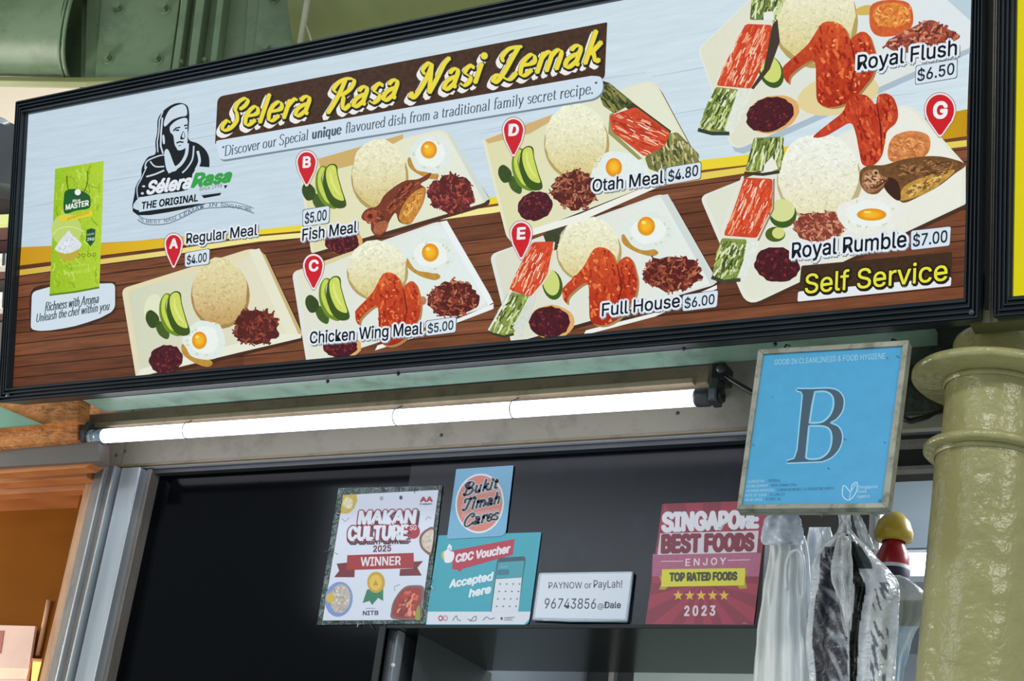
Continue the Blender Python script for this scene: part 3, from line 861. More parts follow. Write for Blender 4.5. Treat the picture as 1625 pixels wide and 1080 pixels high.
# bottle with yellow cap, standing on a little wall shelf
bb = pY(1414, 985, 2.45)
bo = thing('sauce_bottle', 'red sauce bottle with yellow cap between the bags and the pillar', 'bottle', bb)
H = (pY(1414, 815, 2.45) - bb).length
R = .026
MB().lathe(bb, (0, 0, 1), [(0, 0), (R * .95, 0), (R, .006), (R, H * .52), (R * .98, H * .60), (R * .62, H * .72), (R * .60, H * .78), (0, H * .78)], 32).build('body', mat('red_sauce_plastic', (150, 20, 26), .3), bo)
MB().lathe(bb, (0, 0, 1), [(R * .7, H * .73), (R * 1.12, H * .75), (R * 1.16, H * .82), (R * .95, H * .92), (R * .55, H * .99), (0, H)], 32).build('cap', mat('yellow_cap', (176, 148, 40), .35), bo)
MB().lathe(bb, (0, 0, 1), [(R * 1.01, H * .12), (R * 1.02, H * .125), (R * 1.02, H * .49), (R * 1.01, H * .5)], 32).build('label_sleeve', mat('white_sleeve', (206, 206, 212), .5, var=.1, scale=60), bo)
MB().lathe(bb, (0, 0, 1), [(R * 1.03, H * .38), (R * 1.035, H * .385), (R * 1.035, H * .46), (R * 1.03, H * .465)], 32).build('dark_label_band', mat('navy_band', (34, 30, 58), .5), bo)
ws = thing('wall_ledge', 'small ledge carrying the sauce bottle', 'ledge', bb - Vector((0, 0, .02)))
MB().box(bb.x - .06, bb.x + .06, 2.42, 2.6, bb.z - .014, bb.z - .0005).build('ledge_board', M_kitgrey, ws, .002)
l = bpy.data.lights.new('kitchen_glow', 'AREA'); l.shape = 'RECTANGLE'; l.size = .5; l.size_y = .3; l.energy = 22; l.color = (.86, .93, 1)
lo = bpy.data.objects.new('kitchen_glow', l); COL.objects.link(lo); lo.location = (-.2, 2.9, Z(1440, 722, 3.2) - .01); lo.rotation_euler = (0, 0, 0)

# ------------------------------------------------------------------ menu sign (light box)
T18 = math.radians(18)
SF = Frame(pY(20, 615, 1.974), (0, -math.cos(T18), -math.sin(T18)), (0, 0, 1))
sign = thing('menu_light_box', 'wide backlit menu sign with seven numbered plates of food in a ribbed black frame', 'sign', m=SF.m)


def rail(name, o0, o1, i0, i1, parent, fr, lift=.014, nr=4, m=M_black, back=-.045):
    """one mitred side of a frame: outer edge o0-o1, inner edge i0-i1 (pixels on the sign plane), with raised ribs"""
    A, B, Cc, D = [fr.loc(*p) for p in (o0, o1, i0, i1)]
    prof = [(0, back), (0, lift * .8)]
    for k in range(nr):
        a = (k + .15) / nr; b = (k + .45) / nr; c = (k + .6) / nr; e = (k + .98) / nr
        prof += [(a, lift * .75), (a + .02, lift), (b, lift), (c, lift * .45), (e, lift * .45)]
    prof += [(1.0, lift * .5), (1.0, -.004)]
    vs = []
    for t, z in prof:
        vs.append(Vector((A[0] + (Cc[0] - A[0]) * t, A[1] + (Cc[1] - A[1]) * t, z)))
        vs.append(Vector((B[0] + (D[0] - B[0]) * t, B[1] + (D[1] - B[1]) * t, z)))
    W = fr.m
    fs = [(2 * i, 2 * i + 1, 2 * i + 3, 2 * i + 2) for i in range(len(prof) - 1)]
    k = len(prof)
    fs += [tuple(2 * i for i in range(k)), tuple(2 * i + 1 for i in reversed(range(k)))]
    mb = MB(); mb.add([W @ v for v in vs], fs)
    return mb.build(name, m, parent)


oTL, oTR, oBR, oBL = (33, 163), (1566, -152), (1556, 507), (4, 639)
iTL, iTR, iBR, iBL = (45, 182), (1546, -107), (1531, 474), (20, 615)
for nm, a, b, c, d in (('top_rail', oTL, oTR, iTL, iTR), ('right_rail', oTR, oBR, iTR, iBR), ('bottom_rail', oBR, oBL, iBR, iBL), ('left_rail', oBL, oTL, iBL, iTL)):
    rail(nm, a, b, c, d, sign, SF)
bb_ = [SF.loc(*p) for p in (oTL, oTR, oBR, oBL)]
MB().slab([SF.m @ Vector((u, v, -.05)) for u, v in bb_], SF.n * -.004).build('back_plate', M_black, sign)
for px, py in ((20, 628), (1545, 497)):
    P = SF.m @ Vector((*SF.loc(px, py), .012))
    MB().lathe(P, SF.n, [(.004, 0), (.003, .002), (0, .0025)], 12).build('corner_screw', M_steel, sign)


def S(u, v):
    """u along, v down: a point of the printed sheet, in pixels"""
    L = (iTL[0] + (iBL[0] - iTL[0]) * v, iTL[1] + (iBL[1] - iTL[1]) * v)
    R = (iTR[0] + (iBR[0] - iTR[0]) * v, iTR[1] + (iBR[1] - iTR[1]) * v)
    t = (u / 581) / ((1 - u) / 433 + u / 581)
    return (L[0] + (R[0] - L[0]) * t, L[1] + (R[1] - L[1]) * t)


M_grain = print_mat('backlit_wood_print', True, nscale=9, stretch=(1.0, 14, 1))
bg = Art(SF)
vv = [.44, .50, .545, .59, .625, .67, .715, .755, .80, .84, .885, .925, .965, 1.0]
pal = [(106, 62, 40), (116, 69, 44), (100, 58, 37), (120, 73, 47), (96, 55, 35)]
for k in range(len(vv) - 1):
    for j in range(3):
        u0, u1 = [(0, .3), (.3, .66), (.66, 1)][j]
        c0 = pal[(k * 2 + j) % 5]
        if j == 1: c0 = mixc(c0, (150, 90, 50), .15)
        q = [S(u0, vv[k]), S(u1, vv[k]), S(u1, vv[k + 1]), S(u0, vv[k + 1])]
        bg.poly(q, c0, 0, nz=.38)
    bg.stroke([S(0, vv[k]), S(.5, vv[k]), S(1, vv[k])], 1.6, (52, 28, 18), 1, nz=.3)
for k in range(60):
    u, v = random.random(), random.uniform(.5, .99); l_ = random.uniform(.02, .09)
    a, b = S(u, v), S(min(1, u + l_), v + random.uniform(-.004, .004))
    bg.stroke([a, ((a[0] + b[0]) / 2, (a[1] + b[1]) / 2 - .6), b], 1.2, (66, 34, 20), 2 + k % 2, taper=True)
gt_top = [(45.5, 391), (33.5, 392), (160, 386), (267, 378), (410, 364), (480, 357), (780, 313), (1120, 253), (1180, 246), (1535, 173)]
gt_top = gt_top[1:]
gt_bot = [(31.5, 421), (160, 405), (267, 392), (410, 372), (480, 366), (780, 324), (1120, 269), (1180, 262), (1534, 216)]
pl_top = [(31.2, 428), (160, 411), (267, 397), (410, 375), (480, 369), (780, 328), (1120, 273), (1200, 262), (1534, 222)]
pl_bot = [(30.8, 437), (160, 419), (267, 405), (410, 383), (480, 377), (780, 338), (1120, 284), (1200, 272), (1534, 232)]


def pale(x, y):
    t = min(1, max(0, x / 1500)); return mixc((193, 211, 223), (209, 225, 233), t)


# the pale upper boards, as strips
N_ = 14
for i in range(N_):
    for r in range(6):
        pass
up_edge = lambda x: next(a[1] + (b[1] - a[1]) * (x - a[0]) / (b[0] - a[0]) for a, b in zip(gt_top, gt_top[1:]) if a[0] <= x <= b[0])
cols_x = [33.5, 120, 220, 340, 480, 640, 780, 960, 1120, 1180, 1300, 1420, 1535]
grid = []
for x in cols_x:
    yb = up_edge(x)
    tt = (x - 33.5) / (1535 - 33.5)
    xt = 45 + tt * (1546 - 45); yt = 182 + (xt - 45) * (-107 - 182) / 1501.
    grid.append([(xt + (x - xt) * k / 5, yt + (yb - yt) * k / 5) for k in range(6)])
for i in range(len(cols_x) - 1):
    for k in range(5):
        bg.tri([grid[i][k], grid[i + 1][k], grid[i + 1][k + 1], grid[i][k + 1]], [(0, 1, 2, 3)], pale, 4, nz=.07)
for k in range(26):
    u, v = random.random(), random.uniform(.03, .42); l_ = random.uniform(.05, .16)
    a, b = S(u, v), S(min(1, u + l_), v + random.uniform(-.01, .01))
    if b[1] < up_edge(min(1534, max(34, b[0]))) - 8: bg.stroke([a, ((a[0] + b[0]) / 2, (a[1] + b[1]) / 2 - 1), b], 1.3, (172, 192, 210), 5, taper=True)


def goldc(x, y):
    if x < 300: return mixc((196, 142, 22), (226, 190, 36), x / 300)
    if x > 1200: return mixc((220, 190, 40), (196, 150, 22), (x - 1200) / 300)
    return (232, 212, 50)


def band(A, B, col, z):
    for i in range(len(A) - 1):
        bg.tri([A[i], A[i + 1], B[i + 1], B[i]], [(0, 1, 2, 3)], col, z)


band(gt_top, gt_bot, goldc, 6)
band(pl_top, pl_bot, lambda x, y: mixc((206, 168, 60), (240, 232, 150), min(1, x / 350)) if x < 900 else (226, 206, 90), 6)
bg.build('printed_sheet', M_grain, sign).location = (0, 0, -.0006)


# --- food pictures
def hatch(A, P, n, ln, w, ang, pals, z, spread=.3, curve=.25, lay=6, clip=True):
    xs = [p[0] for p in P]; ys = [p[1] for p in P]
    k = 0; tries = 0
    while k < n and tries < n * 12:
        tries += 1
        x, y = random.uniform(min(xs), max(xs)), random.uniform(min(ys), max(ys))
        if not inside(x, y, P): continue
        a = ang + random.uniform(-spread, spread); l_ = ln * random.uniform(.6, 1.2)
        dx, dy = math.cos(a) * l_ / 2, math.sin(a) * l_ / 2
        c = random.uniform(-curve, curve) * l_
        if clip and not (inside(x - dx, y - dy, P) and inside(x + dx, y + dy, P)): continue
        A.stroke([(x - dx, y - dy), (x - dy * c / l_ * 2, y + dx * c / l_ * 2), (x + dx, y + dy)], w * random.uniform(.7, 1.3), random.choice(pals), z, taper=False, jz=DZ * .9 * (k % lay) / lay, nz=.12)
        k += 1


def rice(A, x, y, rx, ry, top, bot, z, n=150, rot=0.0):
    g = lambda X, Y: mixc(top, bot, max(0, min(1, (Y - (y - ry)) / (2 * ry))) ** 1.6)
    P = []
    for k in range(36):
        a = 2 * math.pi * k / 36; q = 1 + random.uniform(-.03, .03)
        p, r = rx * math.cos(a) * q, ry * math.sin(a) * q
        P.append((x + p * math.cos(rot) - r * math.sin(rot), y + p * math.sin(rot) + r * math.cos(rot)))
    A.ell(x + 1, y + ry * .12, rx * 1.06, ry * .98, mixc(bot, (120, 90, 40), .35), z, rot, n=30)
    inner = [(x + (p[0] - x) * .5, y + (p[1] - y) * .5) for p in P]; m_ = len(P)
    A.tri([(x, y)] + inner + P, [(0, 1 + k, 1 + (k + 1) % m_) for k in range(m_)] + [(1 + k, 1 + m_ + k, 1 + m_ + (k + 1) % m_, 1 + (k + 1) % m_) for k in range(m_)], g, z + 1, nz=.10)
    for k in range(n):
        a = random.uniform(0, 2 * math.pi); q = math.sqrt(random.random()) * .97
        px, py = x + rx * q * math.cos(a), y + ry * q * math.sin(a)
        c = g(px, py); f = random.choice((-26, -14, 9, 16)); c = tuple(v + f * (1 if i < 2 else 1.5) for i, v in enumerate(c))
        b = random.uniform(-1.4, 1.4); l_ = random.uniform(2.0, 3.6)
        A.stroke([(px - l_ * math.cos(b), py - l_ * math.sin(b)), (px + l_ * math.cos(b), py + l_ * math.sin(b))], 1.3, c, z + 2, jz=DZ * .9 * (k % 8) / 8)


ANCH = [(92, 34, 30), (118, 48, 38), (140, 62, 44), (76, 26, 26), (168, 92, 62), (152, 72, 50), (190, 120, 84)]
SAMB = [(92, 30, 38), (70, 20, 28), (112, 36, 42), (58, 16, 24), (128, 50, 52)]


def anchovies(A, x, y, rx, ry, z, n=110, pal=ANCH, dark=(84, 32, 28)):
    P = []
    for k in range(40):
        a = 2 * math.pi * k / 40; q = 1 + random.uniform(-.12, .1)
        P.append((x + rx * math.cos(a) * q, y + ry * math.sin(a) * q))
    A.poly(P, dark, z, nz=.3)
    hatch(A, P, n, 10, 2.5, .2, pal, z + 1, spread=1.5, curve=.3, lay=10, clip=False)


def sambal(A, x, y, rx, ry, z, rot=0.0, oil=True):
    if oil: A.ell(x + rx * .12, y - ry * .02, rx * 1.13, ry * 1.08, (222, 170, 104), z - 1, rot, wob=.03)
    A.ell(x, y, rx, ry, (72, 24, 32), z, rot, wob=.05, nz=.3, n=30)
    for k in range(70):
        a = random.uniform(0, 6.28); q = math.sqrt(random.random()) * .9
        A.ell(x + rx * q * math.cos(a), y + ry * q * math.sin(a), random.uniform(1.2, 3), random.uniform(1, 2.2), random.choice(SAMB), z + 1, random.uniform(0, 3), n=7, jz=DZ * .9 * (k % 8) / 8)


def cucumber(A, dx, dy, z, s=1.0, ox=530, oy=475):
    t = lambda L: [(ox + dx + (x - ox) * s, oy + dy + (y - oy) * s) for x, y in L]
    A.blob(t([(487, 472), (495, 468), (506, 478), (506, 492), (494, 496), (486, 484)]), (54, 74, 30), z, nz=.2)
    A.blob(t([(504, 486), (514, 488), (523, 504), (520, 514), (508, 508), (502, 496)]), (66, 92, 34), z, nz=.2)
    A.blob(t([(516, 442), (525, 444), (518, 460), (526, 488), (540, 506), (534, 509), (518, 500), (508, 478), (508, 456)]), (108, 140, 36), z + 1)
    A.blob(t([(516, 444), (522, 446), (516, 462), (522, 484), (530, 500), (522, 496), (512, 476), (511, 456)]), (196, 210, 88), z + 2, nz=.08)
    A.blob(t([(523, 446), (532, 438), (541, 441), (543, 456), (549, 478), (556, 504), (540, 508), (526, 494), (519, 468)]), (58, 84, 24), z + 3)
    A.blob(t([(525, 446), (532, 440), (539, 443), (542, 458), (548, 480), (552, 496), (538, 492), (529, 478), (524, 460)]), (204, 216, 96), z + 4, nz=.08)
    A.stroke(cr(t([(531, 447), (532, 462), (539, 478), (547, 489)]), 4, False), 4, (222, 228, 132), z + 5, taper=True)


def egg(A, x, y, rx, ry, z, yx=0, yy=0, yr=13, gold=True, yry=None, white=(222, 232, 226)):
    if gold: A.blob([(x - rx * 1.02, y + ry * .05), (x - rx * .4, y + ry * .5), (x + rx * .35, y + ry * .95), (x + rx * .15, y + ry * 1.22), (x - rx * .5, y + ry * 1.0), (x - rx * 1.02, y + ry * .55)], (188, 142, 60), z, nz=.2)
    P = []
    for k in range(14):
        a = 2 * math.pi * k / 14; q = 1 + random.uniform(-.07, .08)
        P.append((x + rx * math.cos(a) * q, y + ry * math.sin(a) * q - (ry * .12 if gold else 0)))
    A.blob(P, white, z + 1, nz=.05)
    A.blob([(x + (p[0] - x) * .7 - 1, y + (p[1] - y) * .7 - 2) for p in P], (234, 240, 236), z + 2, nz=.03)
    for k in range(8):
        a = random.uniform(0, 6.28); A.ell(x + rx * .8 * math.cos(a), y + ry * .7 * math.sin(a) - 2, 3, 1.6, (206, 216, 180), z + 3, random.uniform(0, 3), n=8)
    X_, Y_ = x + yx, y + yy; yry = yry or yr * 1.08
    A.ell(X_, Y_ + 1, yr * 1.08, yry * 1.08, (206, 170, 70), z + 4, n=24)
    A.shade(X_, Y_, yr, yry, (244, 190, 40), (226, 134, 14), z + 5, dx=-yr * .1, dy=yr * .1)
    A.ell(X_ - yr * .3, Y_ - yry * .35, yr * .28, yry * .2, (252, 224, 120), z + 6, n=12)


WING = [(565, 497), (567, 490), (591, 465), (602, 446), (610, 434), (623, 433), (634, 441), (640, 456), (644, 452), (653, 446), (661, 450), (666, 465), (669, 482), (666, 503), (657, 518), (646, 533), (632, 543), (617, 546), (604, 539), (602, 516), (601, 488), (593, 486), (574, 503), (571, 514), (566, 507)]


def wing(A, box, z, P0=WING, rot=0.0):
    xs = [p[0] for p in P0]; ys = [p[1] for p in P0]
    f = lambda p: (box[0] + (p[0] - min(xs)) / (max(xs) - min(xs)) * (box[2] - box[0]), box[1] + (p[1] - min(ys)) / (max(ys) - min(ys)) * (box[3] - box[1]))
    P = [f(p) for p in P0]
    yt, yb = box[1], box[3]
    A.poly([(x + 3, y + 3) for x, y in cr(P, 4)], (168, 132, 84), z)
    A.blob(P, lambda x, y: mixc((206, 84, 40), (164, 40, 18), (y - yt) / (yb - yt)), z + 1, nz=.3, n=4)
    Q = cr(P, 3)
    sc = (box[2] - box[0]) / 104
    hatch(A, Q, 90, 11 * sc, 3.2 * sc, 1.35, [(214, 90, 42), (188, 58, 26), (154, 38, 18), (226, 112, 58), (172, 46, 20), (200, 72, 34)], z + 2, spread=.5, lay=8)
    hatch(A, Q, 40, 4 * sc, 2.0 * sc, .4, [(232, 132, 80), (140, 30, 16), (240, 150, 92)], z + 3, spread=1.4)
    # the gap between drumette and flat
    a, b, c = f((641, 458)), f((647, 490)), f((640, 525))
    A.stroke([a, b, c], 2.6 * sc, (122, 26, 14), z + 4, taper=True)


def otah(A, red, z, ang, tones=((214, 74, 40), (226, 104, 62), (190, 52, 28), (240, 170, 130), (204, 66, 36)), n=70):
    A.poly(rounded(red, 5), (206, 72, 40), z, nz=.3)
    hatch(A, rounded(red, 5), int(n * 1.6), 20, 2.0, ang, list(tones) + [(236, 160, 124)], z + 1, spread=.16, curve=.12)
    hatch(A, rounded(red, 5), n // 4, 16, 1.3, ang, [(246, 222, 204)], z + 2, spread=.12, curve=.1)


def leaf(A, P, z, ang, pal=((166, 184, 92), (120, 142, 60), (84, 104, 44), (204, 214, 150), (60, 78, 40), (224, 230, 196)), n=60, ln=16, base=(128, 146, 70)):
    A.poly(rounded(P, 4), base, z, nz=.3)
    hatch(A, rounded(P, 4), int(n * 1.5), ln, 2.6, ang, list(pal), z + 1, spread=.25, curve=.12)


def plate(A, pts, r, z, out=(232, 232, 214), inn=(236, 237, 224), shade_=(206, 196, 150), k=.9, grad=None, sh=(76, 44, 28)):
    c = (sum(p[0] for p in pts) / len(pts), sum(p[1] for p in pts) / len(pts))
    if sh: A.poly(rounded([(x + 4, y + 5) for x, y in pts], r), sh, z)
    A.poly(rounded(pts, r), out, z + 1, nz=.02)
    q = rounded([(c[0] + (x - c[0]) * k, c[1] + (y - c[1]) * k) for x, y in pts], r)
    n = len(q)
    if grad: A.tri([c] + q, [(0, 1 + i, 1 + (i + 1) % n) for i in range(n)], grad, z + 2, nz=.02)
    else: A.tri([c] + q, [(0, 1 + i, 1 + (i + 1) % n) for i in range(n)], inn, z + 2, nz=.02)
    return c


def rimline(A, a, b, col, z, w=5): A.stroke([a, ((a[0] + b[0]) / 2, (a[1] + b[1]) / 2), b], w, col, z, taper=True)


def finish(A, what): A.build('meal_picture', M_lighted, sign, what)


# A
A = Art(SF)
plate(A, [(193, 458), (414, 389), (482, 534), (216, 599)], [10, 26, 10, 4], 3, out=(222, 216, 182), sh=(70, 40, 26), k=.93,
      grad=lambda x, y: mixc((206, 212, 186), (226, 222, 196), max(0, min(1, (x - 200) / 230))))
A.poly([(395, 398), (412, 394), (474, 530), (456, 533)], (228, 228, 204), 6)
A.poly([(415, 400), (421, 404), (480, 530), (474, 530)], (200, 176, 120), 7)
A.stroke([(197, 462), (300, 432), (398, 402)], 3, (232, 214, 168), 7)
A.poly([(222, 586), (330, 556), (440, 530), (478, 530), (478, 536), (218, 597)], (230, 232, 214), 6)
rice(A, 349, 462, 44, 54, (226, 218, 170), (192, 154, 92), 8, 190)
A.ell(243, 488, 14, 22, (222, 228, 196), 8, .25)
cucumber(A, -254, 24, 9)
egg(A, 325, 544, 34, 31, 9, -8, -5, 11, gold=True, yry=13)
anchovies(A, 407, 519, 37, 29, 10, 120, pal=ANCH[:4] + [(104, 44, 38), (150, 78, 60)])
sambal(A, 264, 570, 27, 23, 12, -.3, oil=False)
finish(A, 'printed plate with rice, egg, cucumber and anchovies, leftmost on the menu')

# B
A = Art(SF)
plate(A, [(474, 262), (706, 203), (779, 319), (494, 402)], [6, 16, 16, 4], 3, out=(226, 226, 196), sh=(74, 46, 34), k=.97,
      grad=lambda x, y: mixc((222, 218, 168), (226, 232, 216), max(0, min(1, (x - 480) / 240))))
A.poly([(505, 252), (640, 213), (640, 220), (560, 262), (510, 274)], (204, 172, 104), 6)
A.poly([(708, 208), (716, 212), (777, 316), (768, 320)], (206, 216, 206), 6)
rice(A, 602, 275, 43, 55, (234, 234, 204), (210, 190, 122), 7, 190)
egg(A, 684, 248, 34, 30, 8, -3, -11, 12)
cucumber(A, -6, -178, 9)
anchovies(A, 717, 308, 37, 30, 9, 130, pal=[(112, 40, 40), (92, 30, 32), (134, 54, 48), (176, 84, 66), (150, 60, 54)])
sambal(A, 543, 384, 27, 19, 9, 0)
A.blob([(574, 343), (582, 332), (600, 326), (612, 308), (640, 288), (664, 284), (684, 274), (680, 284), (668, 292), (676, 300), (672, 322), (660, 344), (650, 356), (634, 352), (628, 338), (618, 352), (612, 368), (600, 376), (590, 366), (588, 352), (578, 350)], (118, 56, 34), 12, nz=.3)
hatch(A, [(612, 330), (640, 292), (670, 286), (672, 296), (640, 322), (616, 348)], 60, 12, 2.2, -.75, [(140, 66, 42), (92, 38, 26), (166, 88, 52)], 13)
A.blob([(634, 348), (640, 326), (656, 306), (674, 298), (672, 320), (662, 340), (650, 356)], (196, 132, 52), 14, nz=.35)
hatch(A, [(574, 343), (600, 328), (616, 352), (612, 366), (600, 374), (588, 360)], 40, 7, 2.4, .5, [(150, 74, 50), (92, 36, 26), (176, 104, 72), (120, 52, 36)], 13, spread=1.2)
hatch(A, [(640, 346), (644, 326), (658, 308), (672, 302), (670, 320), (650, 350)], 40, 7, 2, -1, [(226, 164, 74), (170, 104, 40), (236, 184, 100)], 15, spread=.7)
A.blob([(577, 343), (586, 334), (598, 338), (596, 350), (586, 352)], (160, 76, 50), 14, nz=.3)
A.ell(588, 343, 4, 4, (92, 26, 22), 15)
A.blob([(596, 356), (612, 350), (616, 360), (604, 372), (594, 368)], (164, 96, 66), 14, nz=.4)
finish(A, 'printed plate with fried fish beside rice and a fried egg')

# C
A = Art(SF)
plate(A, [(464, 432), (708, 347), (787, 483), (488, 580)], [10, 22, 18, 4], 22, out=(222, 226, 218), sh=None, k=.95,
      grad=lambda x, y: mixc((222, 224, 204), (224, 234, 232), max(0, min(1, (x - 470) / 230))))
A.poly([(470, 430), (600, 385), (560, 404), (505, 426)], (218, 206, 158), 25)
A.poly([(700, 352), (710, 350), (784, 480), (776, 484)], (232, 240, 240), 25)
A.poly([(600, 548), (700, 517), (784, 482), (784, 490), (700, 522), (596, 556)], (232, 238, 238), 25)
rice(A, 599, 427, 46, 46, (236, 238, 214), (212, 196, 128), 26, 190)
egg(A, 686, 408, 37, 30, 27, -2, -8, 12.5)
cucumber(A, 0, 0, 27)
sambal(A, 541, 550, 27, 17, 27, 0)
anchovies(A, 720, 474, 41, 29, 27, 150)
wing(A, (565, 433, 669, 548), 30)
A.ell(672, 477, 6, 7, (188, 120, 84), 30, nz=.3)
finish(A, 'printed plate with a red chicken wing, third from the left')

# D
A = Art(SF)
plate(A, [(766, 222), (1038, 124), (1112, 262), (806, 382)], [4, 22, 10, 12], 22, out=(226, 226, 198), sh=(70, 50, 36), k=.97,
      grad=lambda x, y: mixc((220, 218, 172), (226, 230, 208), max(0, min(1, (x - 790) / 260))))
A.poly([(770, 222), (888, 178), (880, 190), (842, 212), (776, 228)], (206, 174, 116), 25)
A.poly([(806, 376), (920, 340), (1050, 286), (1052, 294), (925, 350), (812, 384)], (236, 238, 228), 25)
rice(A, 915, 222, 49, 58, (236, 238, 214), (214, 198, 132), 26, 210)
A.blob([(940, 300), (944, 262), (964, 242), (1000, 244), (1022, 258), (1030, 280), (1000, 296)], (226, 236, 230), 27, nz=.05)
A.ell(975, 266, 13, 15, (208, 160, 60), 28); A.shade(975, 265, 12, 14, (246, 196, 44), (228, 130, 20), 29)
anchovies(A, 913, 301, 37, 31, 28, 130, pal=[(112, 50, 38), (136, 66, 48), (160, 92, 66), (96, 38, 30), (184, 118, 88)])
sambal(A, 850, 327, 28, 23, 30, -.3, oil=False)
cucumber(A, 306, -206, 28)
A.poly([(955, 128), (968, 132), (1004, 162), (1066, 208), (1062, 218), (1000, 176), (968, 150)], (58, 60, 34), 27)
leaf(A, [(948, 140), (968, 132), (1006, 163), (976, 181), (958, 168)], 28, .9, pal=((120, 128, 58), (70, 80, 38), (150, 140, 80), (48, 54, 30)), n=40, ln=20, base=(84, 92, 48))
leaf(A, [(1024, 250), (1064, 212), (1076, 210), (1111, 246), (1107, 262), (1046, 274), (1030, 268)], 28, 1.3, pal=((150, 152, 92), (206, 202, 160), (96, 100, 52), (176, 170, 100), (70, 72, 40)), n=60, ln=12, base=(122, 122, 66))
A.poly([(968, 182), (975, 178), (972, 208), (1020, 252), (1014, 254), (966, 212)], (150, 150, 92), 29)
otah(A, [(968, 184), (1010, 170), (1064, 210), (1056, 232), (1024, 249), (972, 209)], 30, .45, tones=((196, 66, 36), (180, 54, 30), (210, 90, 56), (168, 46, 26)), n=60)
finish(A, 'printed plate with a leaf-wrapped orange fish paste parcel at its upper right')

# E
A = Art(SF)
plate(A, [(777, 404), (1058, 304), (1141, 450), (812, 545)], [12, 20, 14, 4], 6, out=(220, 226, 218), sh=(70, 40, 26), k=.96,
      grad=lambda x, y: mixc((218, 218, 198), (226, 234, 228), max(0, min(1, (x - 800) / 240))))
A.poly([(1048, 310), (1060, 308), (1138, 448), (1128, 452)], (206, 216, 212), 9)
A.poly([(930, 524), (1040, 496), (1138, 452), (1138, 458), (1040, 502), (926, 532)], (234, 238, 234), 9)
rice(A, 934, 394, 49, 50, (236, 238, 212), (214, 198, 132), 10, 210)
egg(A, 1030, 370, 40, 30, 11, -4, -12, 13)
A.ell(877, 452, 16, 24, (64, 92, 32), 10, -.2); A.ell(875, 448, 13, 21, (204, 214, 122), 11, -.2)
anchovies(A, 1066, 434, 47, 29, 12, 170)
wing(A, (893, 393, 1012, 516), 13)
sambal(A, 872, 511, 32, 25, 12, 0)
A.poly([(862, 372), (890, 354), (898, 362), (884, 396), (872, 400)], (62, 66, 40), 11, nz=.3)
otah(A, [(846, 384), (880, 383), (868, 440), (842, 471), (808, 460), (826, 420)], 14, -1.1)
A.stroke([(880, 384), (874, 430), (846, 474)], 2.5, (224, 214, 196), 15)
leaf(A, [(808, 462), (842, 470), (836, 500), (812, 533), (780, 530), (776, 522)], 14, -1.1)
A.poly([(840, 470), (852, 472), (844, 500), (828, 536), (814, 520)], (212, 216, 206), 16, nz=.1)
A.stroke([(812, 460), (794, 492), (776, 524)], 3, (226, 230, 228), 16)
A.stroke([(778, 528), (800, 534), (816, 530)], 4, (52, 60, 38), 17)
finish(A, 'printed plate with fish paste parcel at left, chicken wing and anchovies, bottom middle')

# F
A = Art(SF)
A.poly([(1159, 226), (1166, 240), (1180, 244), (1540, 84), (1540, 76)], (170, 188, 200), 3)
plate(A, [(1107, 78), (1230, -40), (1500, -90), (1541, 34), (1541, 74), (1162, 241)], [10, 4, 4, 4, 3, 22], 4, out=(222, 228, 220), sh=None, k=.985,
      grad=lambda x, y: mixc((222, 222, 198), (220, 230, 234), max(0, min(1, (x - 1150) / 260))))
A.poly([(1503, 0), (1541, 0), (1541, 34)], (186, 206, 218), 7)
A.ell(1330, 150, 66, 32, (224, 208, 152), 7, -.2)
rice(A, 1293, 25, 64, 76, (236, 238, 214), (212, 194, 124), 8, 260)
A.ell(1224, 114, 19, 27, (60, 88, 30), 9, -.4); A.ell(1223, 110, 16, 22, (206, 216, 118), 10, -.4)
A.blob([(1360, 14), (1378, 8), (1392, 14), (1390, 22), (1362, 24)], (212, 178, 92), 9)
A.blob([(1380, 20), (1386, 6), (1410, 0), (1440, 4), (1449, 22), (1446, 44), (1424, 56), (1396, 58), (1382, 46)], (206, 96, 48), 10, nz=.3)
A.ell(1415, 24, 30, 20, (220, 132, 58), 11, nz=.4)
hatch(A, [(1388, 10), (1446, 8), (1446, 40), (1390, 40)], 50, 8, 2, 0, [(234, 160, 84), (196, 96, 40), (244, 186, 110)], 12, spread=1.5)
Fp = [(1408, 66), (1440, 48), (1476, 32), (1500, 44), (1524, 58), (1500, 70), (1440, 84), (1412, 78)]
A.blob(Fp, (150, 80, 60), 12, nz=.4)
hatch(A, cr(Fp), 110, 13, 3, -.5, [(196, 104, 78), (160, 70, 52), (214, 150, 120), (126, 54, 44), (96, 44, 38)], 13, spread=1.0, lay=8, clip=False)
wing(A, (1243, 35, 1390, 170), 14)
sambal(A, 1222, 182, 38, 27, 13, -.3)
A.poly([(1226, 40), (1234, 30), (1238, 66), (1222, 110), (1196, 142), (1192, 140), (1212, 110)], (66, 56, 44), 12)
leaf(A, [(1196, -30), (1256, -30), (1234, 32), (1190, 32)], 14, -1.3, base=(110, 130, 72), ln=22)
A.poly([(1212, 20), (1226, 18), (1230, 32), (1212, 32)], (228, 232, 224), 16)
otah(A, [(1184, 38), (1226, 40), (1216, 92), (1192, 141), (1137, 136), (1160, 84)], 15, -1.15, n=90)
A.stroke([(1182, 36), (1154, 84), (1134, 140)], 4, (226, 222, 210), 16)
leaf(A, [(1136, 138), (1172, 142), (1166, 180), (1156, 212), (1107, 208), (1118, 180)], 15, -1.1, n=80)
A.poly([(1172, 142), (1196, 142), (1180, 180), (1162, 216), (1150, 206)], (222, 228, 216), 17, nz=.1)
A.stroke([(1108, 206), (1130, 212), (1158, 212)], 6, (50, 62, 50), 18, nz=.3)
finish(A, 'printed plate with red wing under a parcel in leaf, cut off by the top edge')

